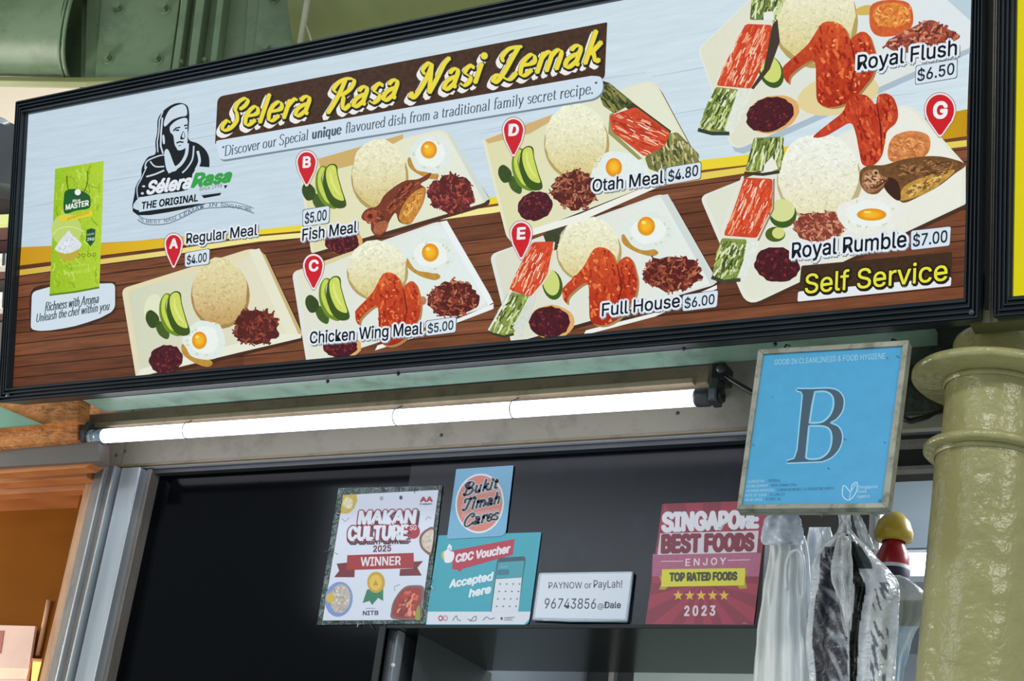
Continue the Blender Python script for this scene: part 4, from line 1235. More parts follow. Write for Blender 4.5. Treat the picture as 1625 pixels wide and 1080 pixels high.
# G
A = Art(SF)
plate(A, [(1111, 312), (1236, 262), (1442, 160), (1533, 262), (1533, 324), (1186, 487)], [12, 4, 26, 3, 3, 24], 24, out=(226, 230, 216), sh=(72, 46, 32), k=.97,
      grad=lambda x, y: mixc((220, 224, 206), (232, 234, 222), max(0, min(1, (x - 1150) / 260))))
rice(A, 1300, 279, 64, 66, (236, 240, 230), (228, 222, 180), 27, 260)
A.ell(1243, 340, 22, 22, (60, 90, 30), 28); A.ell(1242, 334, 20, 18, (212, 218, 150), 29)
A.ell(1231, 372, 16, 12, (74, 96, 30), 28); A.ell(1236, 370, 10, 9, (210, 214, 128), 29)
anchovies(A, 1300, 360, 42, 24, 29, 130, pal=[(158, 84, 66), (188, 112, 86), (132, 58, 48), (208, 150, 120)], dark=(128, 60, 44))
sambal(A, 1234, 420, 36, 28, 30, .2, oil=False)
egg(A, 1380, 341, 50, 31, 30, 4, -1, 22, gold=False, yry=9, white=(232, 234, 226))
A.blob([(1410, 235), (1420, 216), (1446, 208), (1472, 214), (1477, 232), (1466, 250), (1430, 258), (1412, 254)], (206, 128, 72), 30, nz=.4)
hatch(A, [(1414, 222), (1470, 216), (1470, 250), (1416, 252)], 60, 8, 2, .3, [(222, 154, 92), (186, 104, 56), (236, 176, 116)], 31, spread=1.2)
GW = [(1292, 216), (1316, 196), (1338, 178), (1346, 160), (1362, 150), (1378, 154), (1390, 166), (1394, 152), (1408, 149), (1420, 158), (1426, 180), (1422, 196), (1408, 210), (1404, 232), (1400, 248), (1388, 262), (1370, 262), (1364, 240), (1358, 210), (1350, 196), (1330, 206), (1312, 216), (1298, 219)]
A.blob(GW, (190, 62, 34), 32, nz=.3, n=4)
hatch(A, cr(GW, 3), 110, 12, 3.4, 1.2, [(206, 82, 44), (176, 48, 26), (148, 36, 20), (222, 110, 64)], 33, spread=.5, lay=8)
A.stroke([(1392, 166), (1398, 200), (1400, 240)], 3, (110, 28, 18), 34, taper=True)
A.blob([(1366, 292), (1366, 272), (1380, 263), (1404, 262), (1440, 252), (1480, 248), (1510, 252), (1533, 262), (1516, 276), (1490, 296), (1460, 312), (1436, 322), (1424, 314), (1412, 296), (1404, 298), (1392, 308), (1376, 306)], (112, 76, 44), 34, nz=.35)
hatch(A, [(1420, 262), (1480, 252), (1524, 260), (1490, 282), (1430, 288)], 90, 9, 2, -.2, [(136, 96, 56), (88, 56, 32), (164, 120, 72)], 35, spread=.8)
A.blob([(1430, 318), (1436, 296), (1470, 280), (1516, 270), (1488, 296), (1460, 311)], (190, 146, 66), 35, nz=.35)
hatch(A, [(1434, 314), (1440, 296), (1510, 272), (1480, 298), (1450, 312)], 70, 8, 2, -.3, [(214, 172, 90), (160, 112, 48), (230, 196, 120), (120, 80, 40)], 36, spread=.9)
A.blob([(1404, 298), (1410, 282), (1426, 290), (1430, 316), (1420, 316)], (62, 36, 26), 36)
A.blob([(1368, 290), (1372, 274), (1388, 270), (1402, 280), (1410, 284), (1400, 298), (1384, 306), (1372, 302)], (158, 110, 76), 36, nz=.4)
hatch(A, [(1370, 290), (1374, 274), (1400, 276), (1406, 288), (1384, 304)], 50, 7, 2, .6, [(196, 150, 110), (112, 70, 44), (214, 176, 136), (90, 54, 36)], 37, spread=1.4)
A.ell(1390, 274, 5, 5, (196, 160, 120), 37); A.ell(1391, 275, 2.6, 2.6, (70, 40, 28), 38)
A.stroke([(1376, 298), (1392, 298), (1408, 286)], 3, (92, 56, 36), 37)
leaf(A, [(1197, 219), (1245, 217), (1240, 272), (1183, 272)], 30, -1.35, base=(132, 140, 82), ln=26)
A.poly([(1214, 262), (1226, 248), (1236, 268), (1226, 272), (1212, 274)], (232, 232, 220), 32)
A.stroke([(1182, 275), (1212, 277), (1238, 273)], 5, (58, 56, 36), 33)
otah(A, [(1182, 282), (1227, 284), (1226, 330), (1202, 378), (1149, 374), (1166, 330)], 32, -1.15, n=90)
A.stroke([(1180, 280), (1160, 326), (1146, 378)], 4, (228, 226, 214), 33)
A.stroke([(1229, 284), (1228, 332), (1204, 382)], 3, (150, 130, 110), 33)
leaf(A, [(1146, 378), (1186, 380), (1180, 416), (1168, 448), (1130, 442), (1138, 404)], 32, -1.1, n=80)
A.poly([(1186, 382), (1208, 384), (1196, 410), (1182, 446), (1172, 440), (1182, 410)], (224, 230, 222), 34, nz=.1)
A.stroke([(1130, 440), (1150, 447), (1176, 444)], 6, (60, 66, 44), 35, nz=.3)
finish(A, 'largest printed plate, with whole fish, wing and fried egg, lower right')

# --- green rice packet picture and its plinth
A = Art(SF)
A.blob([(50, 462), (80, 452), (130, 446), (178, 447), (184, 452), (184, 485), (178, 498), (140, 516), (100, 525), (54, 526), (48, 518)], (62, 38, 30), 7)
A.poly(rounded([(51, 463), (90, 452), (183, 449), (183, 487), (177, 495), (160, 504), (140, 511), (120, 517), (100, 521), (80, 524), (62, 525), (49, 522)], [8, 2, 8, 6, 3, 3, 3, 3, 3, 3, 6, 6]), (206, 221, 231), 8)
A.poly([(88, 268), (165, 255), (163, 330), (158, 457), (120, 464), (79, 469), (84, 360)], lambda x, y: mixc((150, 190, 30), (176, 208, 52), (x - 80) / 85), 9, nz=.12)
pk = [(90, 270), (164, 257), (158, 450), (82, 462)]
hatch(A, pk, 110, 14, 2.2, 1.1, [(168, 204, 52), (136, 176, 22), (190, 216, 90), (146, 184, 34), (176, 206, 44)], 10, spread=.8)
A.stroke([(79, 468), (120, 463), (158, 456)], 3, (92, 128, 26), 11)
A.ell(106, 365, 24, 26, (188, 210, 110), 11, 0, n=28)
A.blob([(102, 312), (106, 302), (122, 300), (140, 308), (144, 316), (142, 330), (122, 334), (103, 338)], (26, 92, 40), 12)
A.ell(124, 305, 5, 5, (232, 238, 232), 13, n=12)
A.stroke(cr([(107, 279), (108, 296), (114, 308), (126, 312), (136, 300), (140, 284), (139, 271)], 4, False), 1.3, (58, 62, 30), 14)
A.text('MASTER', (105, 333), (141, 326), 8, 8.5, (236, 240, 232), 14, off=.03)
A.text('Rice', (116, 321), (128, 319), 4, 4, (236, 240, 232), 14, off=.02)
A.poly([(95, 343), (104, 341), (108, 345), (146, 334), (148, 342), (110, 350), (104, 350), (96, 351)], (226, 206, 40), 13)
A.text('premium', (108, 349), (141, 339), 4, 4, (150, 110, 20), 14)
A.stroke(cr([(84, 372), (96, 362), (116, 360), (134, 368)], 4, False), 1.4, (214, 226, 150), 13)
A.blob([(88, 396), (96, 382), (104, 372), (110, 366), (116, 374), (124, 380), (130, 388), (124, 396), (106, 402)], (216, 222, 230), 14, nz=.15)
hatch(A, [(92, 394), (110, 370), (126, 388), (106, 400)], 30, 4, 1, .5, [(180, 190, 206), (236, 238, 240)], 15, spread=1.5)
A.blob([(92, 400), (108, 404), (126, 396), (122, 408), (110, 414), (98, 411)], (190, 168, 60), 15)
A.poly([(138, 365), (145, 362), (152, 364), (151, 382), (144, 391), (137, 382)], (24, 84, 56), 13)
A.text('NEW', (139, 374), (150, 372), 3, 3, (210, 226, 214), 14)
A.text('2kg', (139, 382), (150, 380), 4.5, 4.5, (210, 226, 214), 14, off=.02)
for k in range(4): A.ell(125 + 8.4 * k, 406 - .7 * k, 3, 3, (112, 120, 30), 13, n=10); A.ell(125 + 8.4 * k, 406 - .7 * k, 1.8, 1.8, (190, 206, 70), 14, n=8)
A.text('fragrant rice', (104, 436), (144, 431), 5, 5, (206, 222, 120), 13)
A.text('long grain', (110, 424), (136, 421), 3.4, 3.4, (206, 222, 120), 13)
A.pen('Richness with Aroma', (71, 494), (157, 480), 14, 14.5, (62, 78, 92), 13, wt=.11, thin=.06, serif=False, shear=.12)
A.pen('Unleash the chef within you', (57, 511), (174, 491), 13, 13.5, (62, 78, 92), 13, wt=.11, thin=.06, serif=False, shear=.12)
A.build('packet_picture', M_lighted, sign, 'printed green rice packet on a white plinth')

# --- portrait logo (black and white man in a head cloth over the shop name)
A = Art(SF)
o_ = lambda L: [(200 + x / 4.909, 150 + y / 4.909) for x, y in L]
K = (18, 24, 30); Wt = (200, 216, 228)
A.blob(o_([(250, 190), (300, 120), (370, 75), (430, 66), (480, 90), (494, 160), (490, 260), (490, 350), (560, 380), (620, 430), (650, 500), (640, 600), (560, 640), (480, 740), (300, 770), (110, 800), (90, 900), (560, 850), (560, 870), (92, 940), (70, 760), (90, 690), (120, 640), (125, 570), (170, 490), (230, 460), (230, 370), (245, 290)]), K, 8, n=4)
A.blob(o_([(300, 205), (345, 115), (430, 76), (470, 98), (474, 160), (420, 175), (360, 200), (305, 250)]), Wt, 9)
A.stroke(o_([(290, 130), (262, 200), (258, 290), (245, 370), (250, 450)]), 1.8, Wt, 10)
A.stroke(o_([(285, 180), (275, 300), (272, 400), (290, 460)]), 2.6, Wt, 10)
A.blob(o_([(345, 250), (400, 200), (474, 185), (480, 260), (482, 330), (474, 400), (440, 430), (400, 430), (380, 385), (370, 320), (350, 300)]), Wt, 9)
A.stroke(o_([(370, 285), (390, 262), (425, 255)]), 2.2, K, 11); A.stroke(o_([(455, 245), (470, 238), (480, 240)]), 2.4, K, 11)
A.ell(200 + 402 / 4.909, 150 + 278 / 4.909, 3.4, 1.4, K, 11); A.ell(200 + 470 / 4.909, 150 + 262 / 4.909, 2, 1.2, K, 11)
A.blob(o_([(425, 335), (448, 285), (462, 320), (455, 345), (430, 350)]), K, 11); A.blob(o_([(438, 325), (450, 290), (458, 330), (446, 338)]), Wt, 12)
A.stroke(o_([(395, 378), (420, 368), (450, 372)]), 2.4, K, 11); A.stroke(o_([(410, 400), (430, 396)]), 1.2, K, 11)
A.blob(o_([(350, 300), (372, 330), (378, 385), (402, 432), (370, 440), (340, 400), (330, 340)]), K, 10)
A.blob(o_([(300, 455), (330, 430), (375, 540), (400, 580), (370, 600), (320, 590)]), Wt, 10)
A.blob(o_([(345, 430), (420, 470), (390, 540), (370, 520)]), K, 11)
A.stroke(cr(o_([(480, 380), (470, 470), (420, 550), (330, 605)]), 5, False), 5.0, Wt, 11)
A.stroke(cr(o_([(530, 400), (520, 500), (480, 570), (440, 610)]), 5, False), 2.4, Wt, 11)
A.stroke(cr(o_([(560, 440), (575, 520), (545, 590)]), 5, False), 4.2, Wt, 11)
A.stroke(cr(o_([(300, 470), (250, 480), (165, 520), (150, 580)]), 5, False), 2.0, Wt, 11)
A.stroke(cr(o_([(160, 640), (230, 620), (300, 590)]), 5, False), 2.6, Wt, 11); A.stroke(cr(o_([(190, 520), (230, 560), (300, 560)]), 5, False), 2.2, Wt, 11)
A.blob(o_([(285, 320), (300, 320), (305, 380), (290, 380)]), Wt, 11)
A.poly(o_([(128, 650), (300, 640), (510, 630), (505, 730), (120, 800), (92, 760), (95, 700)]), K, 12)
A.stroke(cr(o_([(165, 560), (120, 660), (88, 730), (100, 840)]), 5, False), 1.5, Wt, 13)
A.ell(200 + 140 / 4.909, 150 + 715 / 4.909, 2.6, 1.6, Wt, 13); A.ell(200 + 130 / 4.909, 150 + 770 / 4.909, 2.4, 2, Wt, 13)
A.text('Sélera', (233, 308), (301, 298), 20, 21, (224, 232, 240), 15, off=.035, shear=.25)
A.poly(o_([(520, 620), (560, 560), (830, 580), (800, 700), (560, 740), (505, 730)]), (198, 216, 226), 13)
A.text('Rasa', (305, 297), (364, 288), 21, 19, (58, 160, 74), 15, off=.045, shear=.3)
A.text('Since 1998', (317, 303), (353, 297), 6, 6, (60, 74, 86), 15)
A.poly(o_([(765, 708), (795, 706), (775, 735)]), K, 15)
A.poly(o_([(104, 800), (580, 750), (565, 850), (104, 915)]), (200, 216, 228), 13)
A.text('THE ORIGINAL', (225, 332), (314, 319), 11, 11, K, 15, off=.03, lean=.1)
A.poly(o_([(590, 785), (745, 765), (735, 785), (610, 808)]), K, 14)
rb = cr(o_([(92, 965), (160, 1000), (300, 1000), (420, 960), (580, 885), (740, 870), (860, 870), (1000, 915)]), 5, False)
A.stroke([(x, y - 6) for x, y in rb], 1.0, (96, 110, 124), 13); A.stroke([(x, y + 2) for x, y in rb], 1.6, (110, 124, 138), 13)
words_ = ['THE', 'BEST', 'NASI', 'LEMAK', 'IN', 'SINGAPORE']
tot = sum(len(w_) + 1 for w_ in words_); pos = 1
for w_ in words_:
    a = rb[min(len(rb) - 1, int((pos) / (tot + 1) * len(rb)))]; b = rb[min(len(rb) - 1, int((pos + len(w_)) / (tot + 1) * len(rb)))]
    A.text(w_, (a[0], a[1]), (b[0], b[1]), 6, 6, (88, 104, 120), 15, off=.01); pos += len(w_) + 1
A.build('portrait_logo', M_lighted, sign, 'black and white portrait of a man in a head cloth above lettering')

# --- title banner
A = Art(SF)
A.poly(rounded([(347, 154), (965, 36), (961, 126), (343, 229)], [10, 2, 8, 2]), (66, 42, 24), 42, nz=.45)
A.poly(rounded([(345, 225), (940, 123), (958, 124), (960, 148), (948, 160), (352, 258)], [4, 2, 8, 10, 10, 10]), (120, 136, 150), 43)
A.poly(rounded([(344, 224), (940, 121), (957, 122), (959, 145), (946, 157), (350, 255)], [4, 2, 8, 10, 10, 10]), (206, 222, 234), 44)
A.build('title_banner', M_lighted, sign, 'dark brown banner over a white caption strip')
TI = [('Selera', (352, 207), (492, 181), 43, 46, 'S'), ('Rasa', (517, 180), (631, 156), 46, 48, 'R'), ('Nasi', (655, 154), (763, 131), 48, 49, 'N'), ('Lemak', (783, 130), (952, 98), 49, 52, 'L')]
A = Art(SF)
for s_, p0, p1, h0, h1, cp in TI:
    kw = dict(serif=False, shear=.30, ang=.5, caps=cp, ds=8)
    for q in range(3): A.pen(s_, p0, p1, h0, h1, (236, 234, 230), 46, wt=.15, thin=.05, dx=-1.5 * q - 2, dy=2.6 * q + 3, grow=1.6, **kw)
    A.pen(s_, p0, p1, h0, h1, (28, 26, 14), 47, wt=.15, thin=.05, dx=1, dy=1.8, grow=2.2, **kw)
    A.pen(s_, p0, p1, h0, h1, (150, 140, 30), 48, wt=.15, thin=.045, grow=.5, **kw)
    A.pen(s_, p0, p1, h0, h1, lambda x, y: (224, 220, 84), 49, wt=.14, thin=.04, **kw)
    A.pen(s_, p0, p1, h0, h1, (238, 214, 50), 50, wt=.08, thin=.015, **kw)
A.build('title_lettering', M_lighted, sign, 'yellow brush script lettering with white drop edge')
A = Art(SF)
# caption with the word unique in bold
cap_ = [('"Discover our Special', (353, 249), (491, 222), .085, .03), ('unique', (496, 221), (543, 213), .14, .05), ('flavoured dish from a traditional family secret recipe."', (549, 212), (949, 148), .085, .03)]
for s_, p0, p1, wt_, th_ in cap_:
    A.pen(s_, p0, p1, 16, 16 if p1[0] < 600 else 18, (70, 84, 98), 46, wt=wt_ * 1.25, thin=th_ * 1.5, lean=.08)
A.build('caption_lettering', M_lighted, sign)

# --- meal names, price tags and letter pins
WH = (226, 234, 242); BK = (22, 28, 34)
names = [('Regular Meal', (298, 387), (410, 373), 16, 17), ('Fish Meal', (482, 382), (568, 369), 18, 18), ('Chicken Wing Meal', (494, 545), (672, 530), 18, 19), ('Otah Meal', (942, 305), (1054, 291), 19, 20),
         ('Full House', (957, 502), (1080, 487), 20, 20), ('Royal Flush', (1362, 112), (1519, 88), 23, 24), ('Royal Rumble', (1258, 410), (1439, 392), 24, 25)]
for s_, p0, p1, h0, h1 in names:
    A = Art(SF)
    A.text(s_, p0, p1, h0, h1, (110, 120, 130), 52, off=.10, dx=1.2, dy=1.8)
    A.text(s_, p0, p1, h0, h1, WH, 54, off=.10)
    A.text(s_, p0, p1, h0, h1, BK, 56, off=.014)
    A.build('meal_name', M_lighted, sign)
prices = [('$4.00', [(296, 402), (335, 395), (334, 419), (296, 424)]), ('$5.00', [(483, 334), (525, 327), (524, 354), (483, 360)]), ('$5.00', [(678, 510), (726, 503), (725, 527), (678, 533)]),
          ('$4.80', [(1059, 267), (1114, 258), (1113, 284), (1059, 294)]), ('$6.00', [(1085, 469), (1141, 461), (1139, 487), (1085, 494)]), ('$6.50', [(1455, 106), (1520, 95), (1519, 124), (1454, 135)]), ('$7.00', [(1447, 367), (1510, 360), (1508, 390), (1447, 397)])]
for s_, q in prices:
    A = Art(SF)
    A.poly(rounded([(q[0][0] - 1, q[0][1] - 1), (q[1][0] + 1, q[1][1] - 1), (q[2][0] + 1, q[2][1] + 1), (q[3][0] - 1, q[3][1] + 1)], 4), (70, 84, 96), 52)
    A.poly(rounded(q, 4), (214, 226, 236), 57)
    h = (q[3][1] - q[0][1]) * .62
    yo = (q[3][1] - q[0][1]) * .17
    A.text(s_, (q[3][0] + 3, q[3][1] - yo), (q[2][0] - 4, q[2][1] - yo - .5), h, h, (34, 44, 54), 58, off=.015)
    A.build('price_tag', M_lighted, sign)
pins = [('A', 278, 387, 14, 424), ('B', 489, 258, 16, 295), ('C', 500, 422, 16, 459), ('D', 817, 207, 17, 248), ('E', 829, 371, 17, 411), ('G', 1493, 176, 24, 217)]
for ch, x, y, r, yt in pins:
    A = Art(SF)
    for e, c, z in ((1.6, (128, 44, 54), 59), (.8, (232, 226, 228), 60), (-1.8, (202, 30, 40), 61)):
        R_ = r + e; yb = yt + e * 1.3; P = []
        for k in range(21):
            a = math.radians(165 + 210 * k / 20)
            P.append((x + R_ * math.cos(a), y + 1.12 * R_ * math.sin(a)))
        d_ = yb - y
        P += [(x + R_ * .80, y + d_ * .42), (x + R_ * .46, y + d_ * .70), (x + R_ * .1, yb), (x - R_ * .1, yb), (x - R_ * .46, y + d_ * .70), (x - R_ * .80, y + d_ * .42)]
        A.poly(P, c, z)
    hw = r * (.34 if ch in 'BE' else .42)
    A.text(ch, (x - hw, y + r * .52), (x + hw, y + r * .47), r * 1.02, r * 1.02, (240, 238, 240), 62, off=.035)
    A.build('letter_pin', M_lighted, sign)
A = Art(SF)
for e, c, z in ((2, (232, 226, 228), 60), (0, (202, 30, 40), 61)):
    A.poly([(1488 - e, -30), (1512 + e, -30), (1500 + e / 2, 1 + e * .3), (1496 - e / 2, 1 + e * .3)], c, z)
A.build('letter_pin', M_lighted, sign)
A = Art(SF)
A.poly(rounded([(1273, 422), (1512, 400), (1511, 451), (1268, 474)], 3), (62, 44, 28), 57, nz=.2)
A.poly(rounded([(1268, 463), (1511, 440), (1510, 454), (1267, 479)], 3), (226, 232, 236), 58)
A.text('Self Service', (1279, 466), (1504, 445), 30, 32, (34, 30, 12), 59, off=.06, dx=1, dy=1.5)
A.text('Self Service', (1279, 466), (1504, 445), 30, 32, (34, 30, 12), 60, off=.045)
A.text('Self Service', (1279, 466), (1504, 445), 30, 32, (228, 224, 66), 62, off=.008)
A.build('service_notice', M_lighted, sign, 'yellow lettering on a small brown panel with white foot')

# ------------------------------------------------------------------ second light box at the right edge
S2 = Frame(pY(20, 615, 1.974), (0, -math.cos(T18), -math.sin(T18)), (0, 0, 1))
sign2 = thing('menu_light_box', 'second black framed light box with yellow face, cut off by the right edge', 'sign', m=Matrix.Translation(Vector((0, 0, 0))) @ S2.m)
p_oTL, p_oBL, p_iTL, p_iBL = (1589, -157), (1580, 505), (1617, -120), (1608, 471)
p_oR, p_iR = (2050, 467), (2020, 436)
p_oRT, p_iRT = (2062, -255), (2032, -215)
rail('left_rail', p_oBL, p_oTL, p_iBL, p_iTL, sign2, S2)
rail('bottom_rail', p_oR, p_oBL, p_iR, p_iBL, sign2, S2)
rail('right_rail', p_oRT, p_oR, p_iRT, p_iR, sign2, S2)
rail('top_rail', p_oTL, p_oRT, p_iTL, p_iRT, sign2, S2)
A = Art(S2); A.poly([p_iTL, p_iRT, p_iR, p_iBL], (214, 202, 20), 0, nz=.03); A.build('printed_sheet', M_lighted, sign2)
MB().slab([S2.m @ Vector((*S2.loc(*p), -.05)) for p in (p_oTL, p_oRT, p_oR, p_oBL)], S2.n * -.004).build('back_plate', M_black, sign2)
gp_ = thing('filler_strip', 'slim black filler strip between the two menu signs', 'strip', m=SF.m)
MB().slab([SF.m @ Vector((*SF.loc(*p), -.03)) for p in ((1567, -150), (1589, -157), (1580, 505), (1557, 507))], SF.n * .012).build('strip', M_dark, gp_)
for x0, x1 in ((1577, 1567.5), (1580.5, 1571)):
    a, b = SF.m @ Vector((*SF.loc(x0, -150), -.012)), SF.m @ Vector((*SF.loc(x1, 510), -.012))
    MB().tube([a, b], .0012, 6).build('bead', M_aludull, gp_)

# ------------------------------------------------------------------ blue hygiene grade card
TB = math.radians(-12)
BF = Frame(pY(1320, 550, 1.985), (0, -math.cos(TB), -math.sin(TB)), (0, 0, 1))
card = thing('grade_card', 'blue framed grade card with a large letter B hanging above the plastic bags', 'card', m=BF.m)
cq = [(1204, 556), (1443, 541), (1410, 807), (1170, 809)]
cl = [BF.loc(*p) for p in cq]
M_cframe = mat('grimy_card_frame', (150, 150, 136), .5, .2, var=.2, scale=20, stain=(70, 78, 62), sscale=30, samt=.7)
MB().slab([BF.m @ Vector((u, v, -.008)) for u, v in cl], -BF.n * .006).build('back_board', M_cframe, card)
wi = [(1212, 563), (1433, 550), (1400, 799), (1178, 802)]
ring = lambda a, b, c, d: MB().slab([BF.m @ Vector((*BF.loc(*p), -.008)) for p in (a, b, c, d)], BF.n * .011)
for nm, a, b, c, d in (('top_edge', cq[0], cq[1], wi[1], wi[0]), ('right_edge', cq[1], cq[2], wi[2], wi[1]), ('bottom_edge', cq[2], cq[3], wi[3], wi[2]), ('left_edge', cq[3], cq[0], wi[0], wi[3])):
    ring(a, b, c, d).build(nm, M_cframe, card, .0008)
A = Art(BF)
A.poly([(1210, 561), (1435, 548), (1402, 801), (1176, 804)], lambda x, y: (66, 158, 206) if x > 1250 else (70, 160, 204), 0, nz=.06)
o_ = lambda L: [(1160 + x / 3.6, 520 + y / 3.6) for x, y in L]
Bo = cr(o_([(470, 350), (560, 348), (612, 362), (642, 405), (636, 470), (602, 518), (566, 543), (612, 566), (634, 615), (622, 680), (578, 735), (520, 762)]), 5, False)
Bout = o_([(376, 350)]) + Bo + o_([(420, 766), (318, 770), (322, 760), (362, 748), (380, 700), (411, 385), (402, 364), (378, 358)])
h1_ = cr(o_([(478, 364), (540, 362), (580, 388), (588, 440), (568, 498), (520, 540), (446, 546)]), 4, False) + o_([(462, 440)])
h2_ = cr(o_([(444, 558), (528, 560), (568, 584), (578, 640), (560, 706), (512, 746), (450, 752), (426, 742)]), 4, False)
for L in (Bout, h1_, h2_):
    A.stroke(L + [L[0]], 4.2, (150, 206, 232), 2)
A.poly(Bout, (56, 82, 100), 3, holes=[h1_, h2_])
for L in (h1_, h2_): A.stroke(L + [L[0]], 1.6, (140, 198, 226), 4)
A.build('letter_face', M_board, card, 'sky blue face with a slate grey serif letter')
def cline(s_, p0, p1, h, c, off=.0):
    A = Art(BF); A.text(s_, p0, p1, h, h, c, 2, off=off); A.build('text_line', M_board, card)


A = Art(BF)
A.text('GOOD IN CLEANLINESS & FOOD HYGIENE', (1229, 579), (1405, 569), 8.5, 9, (140, 196, 222), 2, off=.02)
A.build('heading_line', M_board, card)
for k, (a, b) in enumerate((('LICENCE NO.', 'W73B024'), ('ESTABLISHMENT', 'NASI LEMAK STALL'), ('LICENSED PREMISES', '2 ADAM ROAD #01-02 SINGAPORE 289876'), ('DATE OF ISSUE', '01 JAN 23'), ('VALID UNTIL', '31 DEC 24'))):
    y = 766 + k * 7.3; x0 = 1186 - k * 1.1
    w1 = 2.6 * len(a); w2 = 2.6 * len(b)
    cline(a, (x0, y), (x0 + w1, y - w1 * .03), 4.2, (186, 216, 232))
    cline(b, (x0 + w1 + 5, y - 1.5), (x0 + w1 + 5 + w2, y - 1.5 - w2 * .03), 4.2, (28, 82, 120))
A = Art(BF)
lf = [(1337, 776), (1340, 770), (1350, 780), (1352, 770), (1360, 765), (1359, 780), (1348, 793), (1338, 788)]
A.stroke(cr(lf, 4) + [lf[0]], 1.4, (196, 224, 238), 2); A.stroke([(1348, 792), (1350, 780), (1358, 768)], 1, (196, 224, 238), 2)
A.build('leaf_emblem', M_board, card)
for k, s_ in enumerate(('Singapore', 'Food', 'Agency')): cline(s_, (1362 - k, 775 + k * 7.4), (1362 - k + 3.4 * len(s_), 774 + k * 7.4), 5, (190, 220, 236))
A = Art(BF)
for px, py, r in ((1425, 566, 3), (1408, 568, 2), (1341, 697, 2.5), (1404, 702, 2), (1315, 743, 2.5), (1399, 796, 6), (1226, 630, 1.5), (1196, 706, 2)): A.ell(px, py, r, r * .6, (42, 112, 148), 1, .6, wob=.3, n=10)
o = A.build('paint_chips', M_board, card); o['kind'] = 'stuff'
for px, py in ((1240, 549), (1410, 540)):
    P = BF.m @ Vector((*BF.loc(px, py), -.010))
    MB().tube([P, P + Vector((0, .008, .012)), P + Vector((0, .026, .018))], .0012, 6).build('hanging_wire', M_steel, card)

# ------------------------------------------------------------------ stickers on the black header
GF = Frame(pY(900, 900, YG), (0, -1, 0), (0, 0, 1))


def sheet(name, label, cat, q, back, dep=.0012, r=0, group=None, gap=0.0):
    t = thing(name, label, cat, pY((q[2][0] + q[3][0]) / 2, (q[2][1] + q[3][1]) / 2, YG - .004), group)
    pts = rounded(q, r, 4) if r else q
    MB().slab([pY(x, y, YG - .001 - dep - gap) for x, y in pts], (0, dep, 0)).build('sheet', back, t)
    fr = Frame(t.location, (0, -1, 0), (0, 0, 1)); fr.o = Vector(t.location); fr.o.y = YG - .001 - dep - gap
    # art is in the thing's own frame: standing upright
    return t, fr


def stick(A, t, name='print', label=None, m=None):
    o = A.build(name, m or M_paper, t, label)
    o.matrix_parent_inverse = Matrix.Identity(4)
    o.matrix_basis = Matrix.Translation(-Vector(t.location)) @ A.fr.m
    return o


M_wpaper = mat('white_paper', (214, 220, 232), .35, var=.02)
M_clear = mat('clear_sleeve_plastic', (60, 78, 72), .15, var=.5, scale=40, bump=.4, bscale=50)
# 1 contest winner poster in a plastic sleeve
t, f = sheet('award_poster', 'white award poster with red ribbon banner in a taped clear sleeve', 'poster', [(537, 774), (702, 770), (676, 989), (503, 991)], M_clear)
MB().slab([pY(x, y, YG - .0035) for x, y in [(545, 785), (696, 777), (667, 983), (512, 984)]], (0, .001, 0)).build('paper', M_wpaper, t)
f.o.y = YG - .0035
p_ = lambda L: [(490 + x / 3.724, 720 + y / 3.724) for x, y in L]
A = Art(f)
c_ = (545, 785), (696, 777), (667, 983), (512, 984)
WP = (212, 218, 232)
A.poly(c_, WP, 1)
def clipx(L): return L
A.poly(p_([(203, 242), (282, 238), (288, 275), (270, 320), (235, 352), (186, 352)]), (206, 178, 70), 2, nz=.2)
A.ell(*p_([(232, 290)])[0], 8, 9, (226, 216, 176), 3, nz=.3)
A.text('MAKAN', p_([(295, 412)])[0], p_([(625, 408)])[0], 19, 20, (60, 30, 44), 3, off=.13, shear=.1, dx=1.2, dy=2.5)
A.text('MAKAN', p_([(295, 412)])[0], p_([(625, 408)])[0], 19, 20, (150, 30, 44), 3.5, off=.10, shear=.1)
A.text('MAKAN', p_([(295, 412)])[0], p_([(625, 408)])[0], 19, 20, (218, 224, 236), 5, off=.05, shear=.1)
A.text('CULTURE', p_([(235, 508)])[0], p_([(580, 502)])[0], 20, 21, (60, 30, 44), 3, off=.13, shear=.05, dx=1.2, dy=3)
A.text('CULTURE', p_([(235, 508)])[0], p_([(580, 502)])[0], 20, 21, (150, 30, 44), 3.5, off=.10, shear=.05)
A.text('CULTURE', p_([(235, 508)])[0], p_([(580, 502)])[0], 20, 21, (218, 224, 236), 5, off=.05, shear=.05)
A.ell(*p_([(618, 458)])[0], 10.5, 11.5, (166, 28, 48), 6); A.text('SG', (650.5, 841), (661, 840.5), 8, 8, (228, 200, 206), 7, off=.02)
A.text('2025', p_([(382, 578)])[0], p_([(485, 574)])[0], 9.5, 9.5, (110, 22, 48), 3, off=.03)
A.poly(p_([(165, 648), (236, 640), (236, 684), (272, 684), (270, 728), (150, 728), (180, 690)]), (112, 18, 26), 3)
A.poly(p_([(676, 632), (616, 636), (616, 676), (540, 680), (536, 720), (668, 718), (642, 672)]), (112, 18, 26), 3)
A.poly(p_([(228, 598), (620, 584), (622, 674), (224, 686)]), (160, 26, 34), 4)
A.text('WINNER', p_([(308, 662)])[0], p_([(542, 655)])[0], 13.5, 13.5, (224, 216, 222), 5, off=.025)
A.poly(p_([(345, 800), (440, 798), (440, 868), (410, 850), (375, 892), (360, 868), (318, 880)]), (36, 120, 88), 3, nz=.2)
A.ell(*p_([(398, 758)])[0], 14, 17, (196, 156, 40), 4); A.ell(*p_([(396, 760)])[0], 10, 12.5, (222, 186, 66), 5)
